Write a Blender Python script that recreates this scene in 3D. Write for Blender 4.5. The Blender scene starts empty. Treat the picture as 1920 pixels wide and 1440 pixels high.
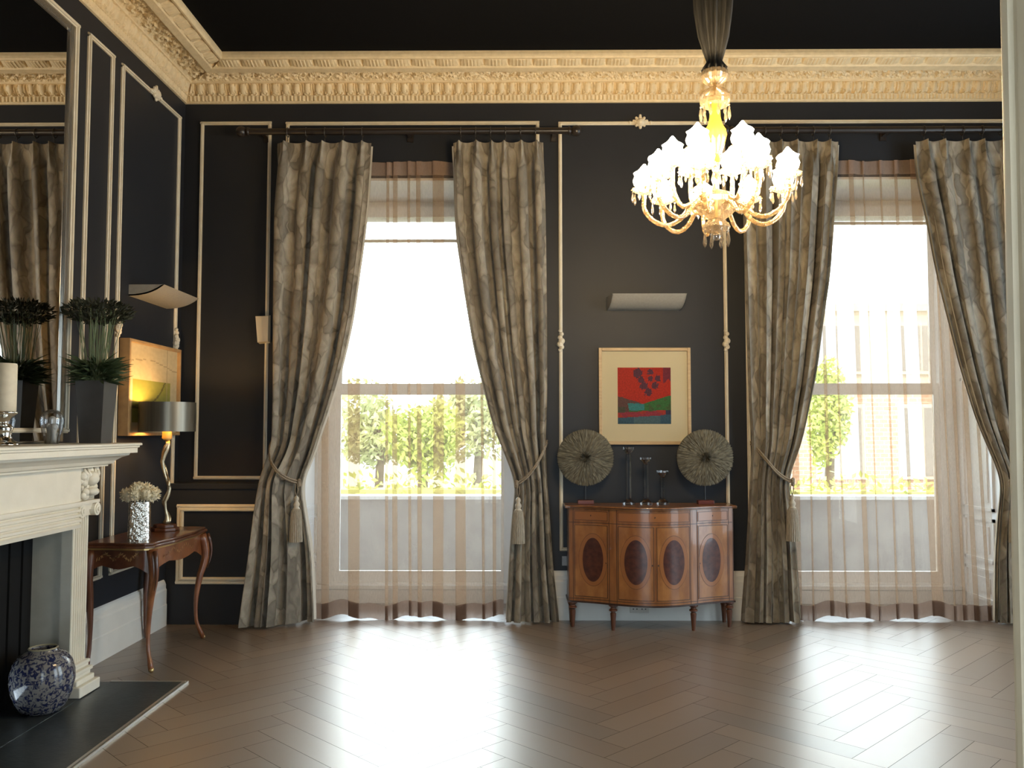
import bpy, math, random
from math import sin, cos, pi, sqrt, exp, radians, floor as fl
from mathutils import Vector, Matrix, noise

S = bpy.context.scene
COL = S.collection

# ------------------------------------------------------------------ camera
cam_data = bpy.data.cameras.new('camera')
cam_data.sensor_width = 36.0
cam_data.lens = 1605 / 1920 * 36.0
cam_data.clip_start = 0.05
cam = bpy.data.objects.new('camera', cam_data)
COL.objects.link(cam)
cam.location = (0, 0, 1.5)
cam.rotation_euler = (radians(93.1), 0, radians(0.52))
S.camera = cam

# ------------------------------------------------------------------ view
S.view_settings.view_transform = 'Standard'
S.view_settings.look = 'None'
S.view_settings.exposure = 0.0
S.view_settings.gamma = 1.0
S.view_settings.use_curve_mapping = False
S.cycles.sample_clamp_indirect = 6.0
S.cycles.sample_clamp_direct = 0.0
S.cycles.max_bounces = 10
S.cycles.transparent_max_bounces = 24
S.cycles.caustics_reflective = False
S.cycles.caustics_refractive = False

# ------------------------------------------------------------------ sky
SKY_FRONT, SKY_BACK, SKY_GLOW = 9.0, 5.5, 18.0
world = bpy.data.worlds.new('sky')
S.world = world
world.use_nodes = True
nt = world.node_tree
nt.nodes.clear()
w_out = nt.nodes.new('ShaderNodeOutputWorld')
w_bg = nt.nodes.new('ShaderNodeBackground')
w_tc = nt.nodes.new('ShaderNodeTexCoord')
w_sep = nt.nodes.new('ShaderNodeSeparateXYZ')
nt.links.new(w_tc.outputs['Generated'], w_sep.inputs[0])
w_mr = nt.nodes.new('ShaderNodeMapRange')
w_mr.inputs['From Min'].default_value = -0.7
w_mr.inputs['From Max'].default_value = 0.35
w_mr.inputs['To Min'].default_value = SKY_BACK
w_mr.inputs['To Max'].default_value = SKY_FRONT
nt.links.new(w_sep.outputs['Y'], w_mr.inputs['Value'])
gd = Vector((sin(radians(-6)) * cos(radians(28)), cos(radians(-6)) * cos(radians(28)), sin(radians(28))))
w_dot = nt.nodes.new('ShaderNodeVectorMath'); w_dot.operation = 'DOT_PRODUCT'
w_dot.inputs[1].default_value = gd
nt.links.new(w_tc.outputs['Generated'], w_dot.inputs[0])
w_max = nt.nodes.new('ShaderNodeMath'); w_max.operation = 'MAXIMUM'; w_max.inputs[1].default_value = 0.0
nt.links.new(w_dot.outputs['Value'], w_max.inputs[0])
w_pow = nt.nodes.new('ShaderNodeMath'); w_pow.operation = 'POWER'; w_pow.inputs[1].default_value = 10.0
nt.links.new(w_max.outputs[0], w_pow.inputs[0])
w_mad = nt.nodes.new('ShaderNodeMath'); w_mad.operation = 'MULTIPLY_ADD'; w_mad.inputs[1].default_value = SKY_GLOW
nt.links.new(w_pow.outputs[0], w_mad.inputs[0])
nt.links.new(w_mr.outputs[0], w_mad.inputs[2])
w_bg.inputs['Color'].default_value = (0.74, 0.89, 1.0, 1)
nt.links.new(w_mad.outputs[0], w_bg.inputs['Strength'])
nt.links.new(w_bg.outputs[0], w_out.inputs['Surface'])

# ------------------------------------------------------------------ sun (behind the house, lights the street side)
sun_d = bpy.data.lights.new('sun', 'SUN')
sun_d.energy = 7.0
sun_d.angle = radians(1.0)
sun_d.color = (1.0, 0.93, 0.8)
sun = bpy.data.objects.new('sun', sun_d)
COL.objects.link(sun)
sun.location = (-6, -6, 12)
sun.rotation_euler = (radians(40), 0, radians(-18))

LX, BY, RX, FY, CZ = -2.75, 6.89, 4.60, 1.20, 4.42      # room planes
R = random.Random(7)

# ------------------------------------------------------------------ materials
MATS = {}


def nodes_of(name):
    m = bpy.data.materials.new(name)
    m.use_nodes = True
    return m, m.node_tree, m.node_tree.nodes['Principled BSDF']


def mat(name, col, rough=0.5, metal=0.0, spec=0.5, noise_scale=None, col2=None, bump=0.0, bump_scale=None,
        sheen=0.0, trans=0.0, coat=0.0, stretch=(1, 1, 1), detail=4.0, contrast=(0.35, 0.65), aniso=0.0):
    m, t, b = nodes_of(name)
    b.inputs['Base Color'].default_value = (*col, 1)
    b.inputs['Roughness'].default_value = rough
    b.inputs['Metallic'].default_value = metal
    b.inputs['Specular IOR Level'].default_value = spec
    b.inputs['Sheen Weight'].default_value = sheen
    b.inputs['Transmission Weight'].default_value = trans
    b.inputs['Coat Weight'].default_value = coat
    tc = t.nodes.new('ShaderNodeTexCoord')
    mp = t.nodes.new('ShaderNodeMapping')
    mp.inputs['Scale'].default_value = stretch
    t.links.new(tc.outputs['Object'], mp.inputs['Vector'])
    if noise_scale and col2:
        n = t.nodes.new('ShaderNodeTexNoise')
        n.inputs['Scale'].default_value = noise_scale
        n.inputs['Detail'].default_value = detail
        t.links.new(mp.outputs[0], n.inputs['Vector'])
        r = t.nodes.new('ShaderNodeValToRGB')
        r.color_ramp.elements[0].position = contrast[0]
        r.color_ramp.elements[1].position = contrast[1]
        r.color_ramp.elements[0].color = (*col, 1)
        r.color_ramp.elements[1].color = (*col2, 1)
        t.links.new(n.outputs['Fac'], r.inputs['Fac'])
        t.links.new(r.outputs['Color'], b.inputs['Base Color'])
    if bump:
        n2 = t.nodes.new('ShaderNodeTexNoise')
        n2.inputs['Scale'].default_value = bump_scale or 60
        n2.inputs['Detail'].default_value = 3
        t.links.new(mp.outputs[0], n2.inputs['Vector'])
        bp = t.nodes.new('ShaderNodeBump')
        bp.inputs['Strength'].default_value = bump
        bp.inputs['Distance'].default_value = 0.01
        t.links.new(n2.outputs['Fac'], bp.inputs['Height'])
        t.links.new(bp.outputs[0], b.inputs['Normal'])
    MATS[name] = m
    return m


def attr_mat(name, rough=0.5, spec=0.5, bump=0.0, bump_scale=40, stretch=(1, 1, 1), coat=0.0):
    m, t, b = nodes_of(name)
    a = t.nodes.new('ShaderNodeAttribute')
    a.attribute_name = 'tint'
    t.links.new(a.outputs['Color'], b.inputs['Base Color'])
    b.inputs['Roughness'].default_value = rough
    b.inputs['Specular IOR Level'].default_value = spec
    b.inputs['Coat Weight'].default_value = coat
    b.inputs['Coat Roughness'].default_value = 0.30 if coat else 0.03
    if bump:
        tc = t.nodes.new('ShaderNodeTexCoord')
        n2 = t.nodes.new('ShaderNodeTexNoise')
        n2.inputs['Scale'].default_value = bump_scale
        t.links.new(tc.outputs['Object'], n2.inputs['Vector'])
        bp = t.nodes.new('ShaderNodeBump')
        bp.inputs['Strength'].default_value = bump
        bp.inputs['Distance'].default_value = 0.005
        t.links.new(n2.outputs['Fac'], bp.inputs['Height'])
        t.links.new(bp.outputs[0], b.inputs['Normal'])
    return m


def emit_mat(name, col, strength):
    m = bpy.data.materials.new(name)
    m.use_nodes = True
    t = m.node_tree
    t.nodes.clear()
    o = t.nodes.new('ShaderNodeOutputMaterial')
    e = t.nodes.new('ShaderNodeEmission')
    e.inputs['Color'].default_value = (*col, 1)
    e.inputs['Strength'].default_value = strength
    t.links.new(e.outputs[0], o.inputs['Surface'])
    return m


def cloth_veil(name, cover, tint, body):
    """thin woven veil: part open holes, part thread that scatters the light"""
    m = bpy.data.materials.new(name)
    m.use_nodes = True
    t = m.node_tree
    t.nodes.clear()
    o = t.nodes.new('ShaderNodeOutputMaterial')
    tr = t.nodes.new('ShaderNodeBsdfTransparent'); tr.inputs['Color'].default_value = (*tint, 1)
    tl = t.nodes.new('ShaderNodeBsdfTranslucent'); tl.inputs['Color'].default_value = (*body, 1)
    df = t.nodes.new('ShaderNodeBsdfDiffuse'); df.inputs['Color'].default_value = (*body, 1)
    m1 = t.nodes.new('ShaderNodeMixShader'); m1.inputs[0].default_value = 0.5
    t.links.new(tl.outputs[0], m1.inputs[1]); t.links.new(df.outputs[0], m1.inputs[2])
    tc = t.nodes.new('ShaderNodeTexCoord')
    mp = t.nodes.new('ShaderNodeMapping'); mp.inputs['Scale'].default_value = (160, 160, 40)
    t.links.new(tc.outputs['Object'], mp.inputs['Vector'])
    n = t.nodes.new('ShaderNodeTexNoise'); n.inputs['Scale'].default_value = 1.0; n.inputs['Detail'].default_value = 3
    t.links.new(mp.outputs[0], n.inputs['Vector'])
    mr = t.nodes.new('ShaderNodeMapRange')
    mr.inputs['From Min'].default_value = 0.3; mr.inputs['From Max'].default_value = 0.7
    mr.inputs['To Min'].default_value = max(0.0, cover - 0.05); mr.inputs['To Max'].default_value = min(1.0, cover + 0.05)
    t.links.new(n.outputs['Fac'], mr.inputs['Value'])
    m2 = t.nodes.new('ShaderNodeMixShader')
    t.links.new(mr.outputs[0], m2.inputs[0])
    t.links.new(tr.outputs[0], m2.inputs[1]); t.links.new(m1.outputs[0], m2.inputs[2])
    t.links.new(m2.outputs[0], o.inputs['Surface'])
    return m


def clear_mat(name, tint=(0.96, 0.98, 0.98), body=None, body_fac=0.0, gloss=0.12, rough=0.02):
    """thin clear glass: mostly see-through, fresnel shine, optional milky body"""
    m = bpy.data.materials.new(name)
    m.use_nodes = True
    t = m.node_tree
    t.nodes.clear()
    o = t.nodes.new('ShaderNodeOutputMaterial')
    tr = t.nodes.new('ShaderNodeBsdfTransparent'); tr.inputs['Color'].default_value = (*tint, 1)
    gl = t.nodes.new('ShaderNodeBsdfGlossy'); gl.inputs['Roughness'].default_value = rough
    lw = t.nodes.new('ShaderNodeLayerWeight'); lw.inputs['Blend'].default_value = 0.35
    ad = t.nodes.new('ShaderNodeMath'); ad.operation = 'MULTIPLY_ADD'
    ad.inputs[1].default_value = 0.75; ad.inputs[2].default_value = gloss
    t.links.new(lw.outputs['Fresnel'], ad.inputs[0])
    mx = t.nodes.new('ShaderNodeMixShader')
    t.links.new(ad.outputs[0], mx.inputs[0]); t.links.new(tr.outputs[0], mx.inputs[1]); t.links.new(gl.outputs[0], mx.inputs[2])
    last = mx
    if body:
        tl = t.nodes.new('ShaderNodeBsdfTranslucent'); tl.inputs['Color'].default_value = (*body, 1)
        df = t.nodes.new('ShaderNodeBsdfDiffuse'); df.inputs['Color'].default_value = (*body, 1)
        b1 = t.nodes.new('ShaderNodeMixShader'); b1.inputs[0].default_value = 0.5
        t.links.new(tl.outputs[0], b1.inputs[1]); t.links.new(df.outputs[0], b1.inputs[2])
        b2 = t.nodes.new('ShaderNodeMixShader'); b2.inputs[0].default_value = body_fac
        t.links.new(mx.outputs[0], b2.inputs[1]); t.links.new(b1.outputs[0], b2.inputs[2])
        last = b2
    t.links.new(last.outputs[0], o.inputs['Surface'])
    return m


WALL = mat('dark_wall_paint', (0.0185, 0.020, 0.0245), 0.5, spec=0.32, noise_scale=3, col2=(0.021, 0.0225, 0.027))
CEIL = mat('black_ceiling_paint', (0.0055, 0.0055, 0.006), 0.9, spec=0.08)
CREAM = mat('cream_trim_paint', (0.72, 0.63, 0.47), 0.5, noise_scale=14, col2=(0.78, 0.69, 0.53), bump=0.05)
PLASTER = mat('cream_plaster', (0.74, 0.59, 0.355), 0.6, noise_scale=25, col2=(0.82, 0.66, 0.41), bump=0.25, bump_scale=90)
WHITE = mat('white_gloss_paint', (0.78, 0.77, 0.72), 0.4, noise_scale=6, col2=(0.74, 0.73, 0.68))
WINWHITE = mat('white_window_paint', (0.88, 0.88, 0.88), 0.4, noise_scale=6, col2=(0.85, 0.85, 0.85))
MANTEL = mat('cream_mantel_paint', (0.82, 0.77, 0.65), 0.45, noise_scale=9, col2=(0.78, 0.73, 0.61), bump=0.06)
MANTELGREY = mat('grey_slip_marble', (0.48, 0.47, 0.41), 0.45, noise_scale=14, col2=(0.52, 0.51, 0.45))
IRON = mat('black_cast_iron', (0.010, 0.010, 0.010), 0.85, spec=0.2)
SLATE = mat('slate_hearth', (0.022, 0.028, 0.031), 0.35, noise_scale=18, col2=(0.035, 0.042, 0.045), bump=0.1, bump_scale=50)
STEEL = mat('brushed_steel', (0.62, 0.60, 0.55), 0.35, metal=0.9)
FLOORM = attr_mat('oak_parquet', rough=0.38, spec=0.65, bump=0.10, bump_scale=9, coat=0.55)
GAP = mat('floor_joint', (0.02, 0.014, 0.01), 0.8)
ROD = mat('ebony_pole', (0.025, 0.018, 0.014), 0.35)
RING = mat('dark_ring', (0.08, 0.07, 0.06), 0.35, metal=0.6)
LINING = mat('curtain_lining', (0.62, 0.58, 0.5), 0.9)
ROPE = mat('rope_beige', (0.36, 0.29, 0.2), 0.8, noise_scale=120, col2=(0.22, 0.17, 0.12), bump=0.5, bump_scale=200)
TASSEL = mat('tassel_thread', (0.42, 0.37, 0.29), 0.85, noise_scale=40, col2=(0.27, 0.235, 0.18), stretch=(8, 8, 0.6))
BEAD = mat('tassel_bead', (0.5, 0.44, 0.34), 0.35)
SATIN = mat('satinwood', (0.31, 0.125, 0.036), 0.3, noise_scale=5, col2=(0.20, 0.074, 0.021), stretch=(5, 5, 0.8), coat=0.4)
SATIN2 = mat('satinwood_door', (0.35, 0.148, 0.043), 0.3, noise_scale=7, col2=(0.24, 0.09, 0.025), stretch=(2, 2, 1), coat=0.4)
BURL = mat('burr_oval', (0.045, 0.010, 0.006), 0.3, noise_scale=30, col2=(0.085, 0.022, 0.011), coat=0.3)
INLAY = mat('dark_stringing', (0.035, 0.014, 0.008), 0.35)
BAND = mat('oval_banding', (0.29, 0.11, 0.033), 0.3, coat=0.4)
LEGWOOD = mat('dark_mahogany', (0.13, 0.048, 0.022), 0.35, noise_scale=9, col2=(0.085, 0.03, 0.015), stretch=(5, 5, 0.6))
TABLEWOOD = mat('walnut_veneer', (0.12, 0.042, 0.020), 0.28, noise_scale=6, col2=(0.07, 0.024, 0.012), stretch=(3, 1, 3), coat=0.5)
TABLELIT = mat('walnut_lit_front', (0.27, 0.10, 0.037), 0.3, noise_scale=11, col2=(0.16, 0.052, 0.02), coat=0.4)  # paler copy of the walnut: light on front apron and legs painted in
MARQ = mat('marquetry_inlay', (0.50, 0.30, 0.14), 0.35)
GILT = mat('gilt_bronze', (0.62, 0.45, 0.2), 0.3, metal=0.9)
SILVER = mat('hammered_silver', (0.74, 0.71, 0.64), 0.16, metal=1.0, bump=0.9, bump_scale=42)
MERC = mat('mercury_silver', (0.78, 0.75, 0.69), 0.14, metal=1.0, bump=0.25, bump_scale=60)
CHAMP = mat('silver_leaf', (0.56, 0.47, 0.31), 0.3, metal=0.85, noise_scale=22, col2=(0.36, 0.31, 0.22), bump=0.3, bump_scale=40)
SHADEM = mat('brushed_pewter_shade', (0.22, 0.195, 0.15), 0.36, metal=0.85, noise_scale=5, col2=(0.17, 0.15, 0.115), stretch=(9, 9, 0.2))
SHADEIN = mat('gold_shade_lining', (0.80, 0.56, 0.20), 0.5, metal=0.3)
WAX = mat('ivory_wax', (0.78, 0.70, 0.54), 0.6, noise_scale=25, col2=(0.70, 0.62, 0.47))
FLOWER = mat('cream_petals', (0.78, 0.72, 0.55), 0.8, noise_scale=18, col2=(0.60, 0.53, 0.36))
LEAFD = mat('dark_foliage', (0.030, 0.052, 0.020), 0.7, noise_scale=12, col2=(0.055, 0.085, 0.034))
STEMM = mat('green_stem', (0.14, 0.19, 0.09), 0.6)
HEADM = mat('bronze_green_heads', (0.018, 0.022, 0.010), 0.8, noise_scale=30, col2=(0.03, 0.032, 0.014))
POTM = mat('dark_zinc', (0.042, 0.040, 0.040), 0.42, noise_scale=10, col2=(0.055, 0.053, 0.052))
CRYSTAL = clear_mat('crystal_glass', (0.93, 0.95, 0.97), gloss=0.10)
CHGLASS = clear_mat('chandelier_glass', (0.98, 0.93, 0.82), body=(0.80, 0.60, 0.32), body_fac=0.26, gloss=0.16, rough=0.08)
CHCUT = clear_mat('cut_crystal', (0.98, 0.93, 0.84), body=(0.50, 0.40, 0.27), body_fac=0.36, gloss=0.2, rough=0.12)
AMBER = clear_mat('amber_glass', (0.95, 0.76, 0.22), body=(0.85, 0.60, 0.10), body_fac=0.45, gloss=0.18, rough=0.05)
PENDANT = clear_mat('crystal_drop', (0.93, 0.90, 0.86), body=(0.8, 0.7, 0.55), body_fac=0.12, gloss=0.28, rough=0.02)
SHADEGLOW = emit_mat('lit_glass_shade', (1.0, 0.73, 0.39), 165.0)
BULBGLOW = emit_mat('lit_bulb', (1.0, 0.62, 0.25), 90.0)
DRAPE = mat('grey_silk', (0.040, 0.038, 0.034), 0.5, sheen=0.0, noise_scale=12, col2=(0.022, 0.021, 0.019), stretch=(6, 6, 0.5))
FEATHER = attr_mat('grey_feathers', rough=0.85, spec=0.2)
REDWOOD = mat('red_stained_wood', (0.13, 0.03, 0.02), 0.4)
ROD2 = mat('dark_metal_rod', (0.05, 0.05, 0.05), 0.4, metal=0.8)
PALEFRAME = mat('pale_limed_wood', (0.56, 0.39, 0.20), 0.45, noise_scale=12, col2=(0.48, 0.32, 0.16), stretch=(1, 1, 6))
GOLDFRAME = mat('gilded_box_frame', (0.46, 0.28, 0.12), 0.5, noise_scale=16, col2=(0.36, 0.21, 0.09))
MATBOARD = mat('cream_mat_board', (0.90, 0.80, 0.54), 0.8)
PRINT = attr_mat('painted_print', rough=0.6, spec=0.3)
PICGLASS = clear_mat('picture_glass', (0.99, 0.99, 0.99), gloss=0.01, rough=0.01)
WINGLASS = clear_mat('window_glass', (0.97, 0.98, 0.98), gloss=0.0, rough=0.0)
SCONCE = mat('white_plaster_light', (0.34, 0.32, 0.275), 0.55, noise_scale=60, col2=(0.31, 0.29, 0.25), bump=0.1, bump_scale=150)
PLATE = mat('cream_plastic', (0.68, 0.60, 0.45), 0.4)
GREYPLATE = mat('grey_plastic', (0.33, 0.33, 0.33), 0.4)
SOCKETM = mat('steel_socket', (0.55, 0.54, 0.5), 0.35, metal=0.5)
MIRROR = mat('mirror_silver', (0.80, 0.80, 0.80), 0.0, metal=1.0)
MIRFRAME = mat('silver_mirror_frame', (0.42, 0.40, 0.36), 0.25, metal=0.8)
SHEER = cloth_veil('brown_sheer', 0.32, (0.985, 0.93, 0.86), (0.43, 0.325, 0.25))
SHEERH = cloth_veil('brown_sheer_hem', 0.80, (0.9, 0.82, 0.76), (0.23, 0.15, 0.11))
BLIND = cloth_veil('white_blind_cloth', 0.45, (1, 1, 1), (0.86, 0.84, 0.78))
STONE = mat('terrace_stone', (0.36, 0.34, 0.32), 0.85, noise_scale=5, col2=(0.30, 0.28, 0.27))
COPING = mat('pale_coping', (0.75, 0.74, 0.74), 0.7)
LAWN = mat('street_ground', (0.36, 0.34, 0.3), 0.9, noise_scale=2, col2=(0.28, 0.27, 0.24))
HEDGEM = mat('privet_leaves', (0.58, 0.62, 0.16), 0.7, noise_scale=2, col2=(0.42, 0.50, 0.12))
TREEM = mat('tree_leaves', (0.42, 0.47, 0.24), 0.7, noise_scale=1.2, col2=(0.62, 0.60, 0.30))
BARK = mat('bark', (0.12, 0.09, 0.06), 0.9, noise_scale=12, col2=(0.2, 0.15, 0.1))

# blue and white glaze
VASEM, _t, _b = nodes_of('blue_white_glaze')
_tc = _t.nodes.new('ShaderNodeTexCoord')
_v = _t.nodes.new('ShaderNodeTexNoise'); _v.inputs['Scale'].default_value = 44; _v.inputs['Detail'].default_value = 5; _v.inputs['Distortion'].default_value = 1.2
_r = _t.nodes.new('ShaderNodeValToRGB')
_r.color_ramp.elements[0].position = 0.44; _r.color_ramp.elements[0].color = (0.016, 0.020, 0.060, 1)
_r.color_ramp.elements[1].position = 0.54; _r.color_ramp.elements[1].color = (0.20, 0.19, 0.18, 1)
_t.links.new(_tc.outputs['Object'], _v.inputs['Vector']); _t.links.new(_v.outputs['Fac'], _r.inputs['Fac'])
_t.links.new(_r.outputs['Color'], _b.inputs['Base Color']); _b.inputs['Roughness'].default_value = 0.12

# damask curtain cloth: big leaf shapes in a lighter thread
DAMASK, _t, _b = nodes_of('damask_cloth')
_uv = _t.nodes.new('ShaderNodeUVMap'); _uv.uv_map = 'UVMap'
_n = _t.nodes.new('ShaderNodeTexNoise'); _n.inputs['Scale'].default_value = 5.0; _n.inputs['Detail'].default_value = 2
_t.links.new(_uv.outputs[0], _n.inputs['Vector'])
_mx = _t.nodes.new('ShaderNodeMixRGB'); _mx.blend_type = 'ADD'; _mx.inputs[0].default_value = 0.20
_t.links.new(_uv.outputs[0], _mx.inputs[1]); _t.links.new(_n.outputs['Color'], _mx.inputs[2])
_mp = _t.nodes.new('ShaderNodeMapping'); _mp.inputs['Scale'].default_value = (8.0, 4.8, 1); _mp.inputs['Rotation'].default_value = (0, 0, 0.75)
_t.links.new(_mx.outputs[0], _mp.inputs['Vector'])
_vo = _t.nodes.new('ShaderNodeTexVoronoi'); _vo.inputs['Scale'].default_value = 1.0; _vo.feature = 'F1'
_ve = _t.nodes.new('ShaderNodeTexVoronoi'); _ve.inputs['Scale'].default_value = 1.0; _ve.feature = 'DISTANCE_TO_EDGE'
_t.links.new(_mp.outputs[0], _vo.inputs['Vector']); _t.links.new(_mp.outputs[0], _ve.inputs['Vector'])
_sp = _t.nodes.new('ShaderNodeSeparateColor'); _t.links.new(_vo.outputs['Color'], _sp.inputs[0])
_c1 = _t.nodes.new('ShaderNodeValToRGB')
_e = _c1.color_ramp.elements
_e[0].position = 0.30; _e[0].color = (0.195, 0.168, 0.128, 1)
_e[1].position = 0.62; _e[1].color = (0.335, 0.292, 0.225, 1)
_t.links.new(_sp.outputs[0], _c1.inputs['Fac'])
_c2 = _t.nodes.new('ShaderNodeValToRGB')
_e = _c2.color_ramp.elements
_e[0].position = 0.015; _e[0].color = (0.74, 0.72, 0.70, 1)
_e[1].position = 0.10; _e[1].color = (1, 1, 1, 1)
_t.links.new(_ve.outputs['Distance'], _c2.inputs['Fac'])
_wv = _t.nodes.new('ShaderNodeTexNoise'); _wv.inputs['Scale'].default_value = 2.4; _wv.inputs['Detail'].default_value = 5
_t.links.new(_mp.outputs[0], _wv.inputs['Vector'])
_c3 = _t.nodes.new('ShaderNodeValToRGB')
_c3.color_ramp.elements[0].position = 0.36; _c3.color_ramp.elements[0].color = (0.80, 0.80, 0.80, 1)
_c3.color_ramp.elements[1].position = 0.62; _c3.color_ramp.elements[1].color = (1.12, 1.12, 1.12, 1)
_t.links.new(_wv.outputs['Fac'], _c3.inputs['Fac'])
_x1 = _t.nodes.new('ShaderNodeMixRGB'); _x1.blend_type = 'MULTIPLY'; _x1.inputs[0].default_value = 1.0
_t.links.new(_c1.outputs['Color'], _x1.inputs[1]); _t.links.new(_c2.outputs['Color'], _x1.inputs[2])
_vr = _t.nodes.new('ShaderNodeMixRGB'); _vr.blend_type = 'MULTIPLY'; _vr.inputs[0].default_value = 1.0
_t.links.new(_x1.outputs['Color'], _vr.inputs[1]); _t.links.new(_c3.outputs['Color'], _vr.inputs[2])
_fn = _t.nodes.new('ShaderNodeTexNoise'); _fn.inputs['Scale'].default_value = 170; _fn.inputs['Detail'].default_value = 2
_t.links.new(_uv.outputs[0], _fn.inputs['Vector'])
_m2 = _t.nodes.new('ShaderNodeMixRGB'); _m2.blend_type = 'OVERLAY'; _m2.inputs[0].default_value = 0.25
_t.links.new(_vr.outputs['Color'], _m2.inputs[1]); _t.links.new(_fn.outputs['Color'], _m2.inputs[2])
_t.links.new(_m2.outputs[0], _b.inputs['Base Color'])
_b.inputs['Roughness'].default_value = 0.6; _b.inputs['Sheen Weight'].default_value = 0.25
_b.inputs['Specular IOR Level'].default_value = 0.3

# brick of the far house
BRICK, _t, _b = nodes_of('house_brick')
_tc = _t.nodes.new('ShaderNodeTexCoord')
_mp = _t.nodes.new('ShaderNodeMapping'); _mp.inputs['Rotation'].default_value = (pi / 2, 0, 0)
_bk = _t.nodes.new('ShaderNodeTexBrick'); _bk.inputs['Scale'].default_value = 2.2
_bk.inputs['Color1'].default_value = (0.52, 0.30, 0.21, 1); _bk.inputs['Color2'].default_value = (0.60, 0.37, 0.27, 1)
_bk.inputs['Mortar'].default_value = (0.7, 0.62, 0.55, 1); _bk.inputs['Mortar Size'].default_value = 0.02
_t.links.new(_tc.outputs['Object'], _mp.inputs['Vector']); _t.links.new(_mp.outputs[0], _bk.inputs['Vector'])
_t.links.new(_bk.outputs['Color'], _b.inputs['Base Color']); _b.inputs['Roughness'].default_value = 0.9


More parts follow.
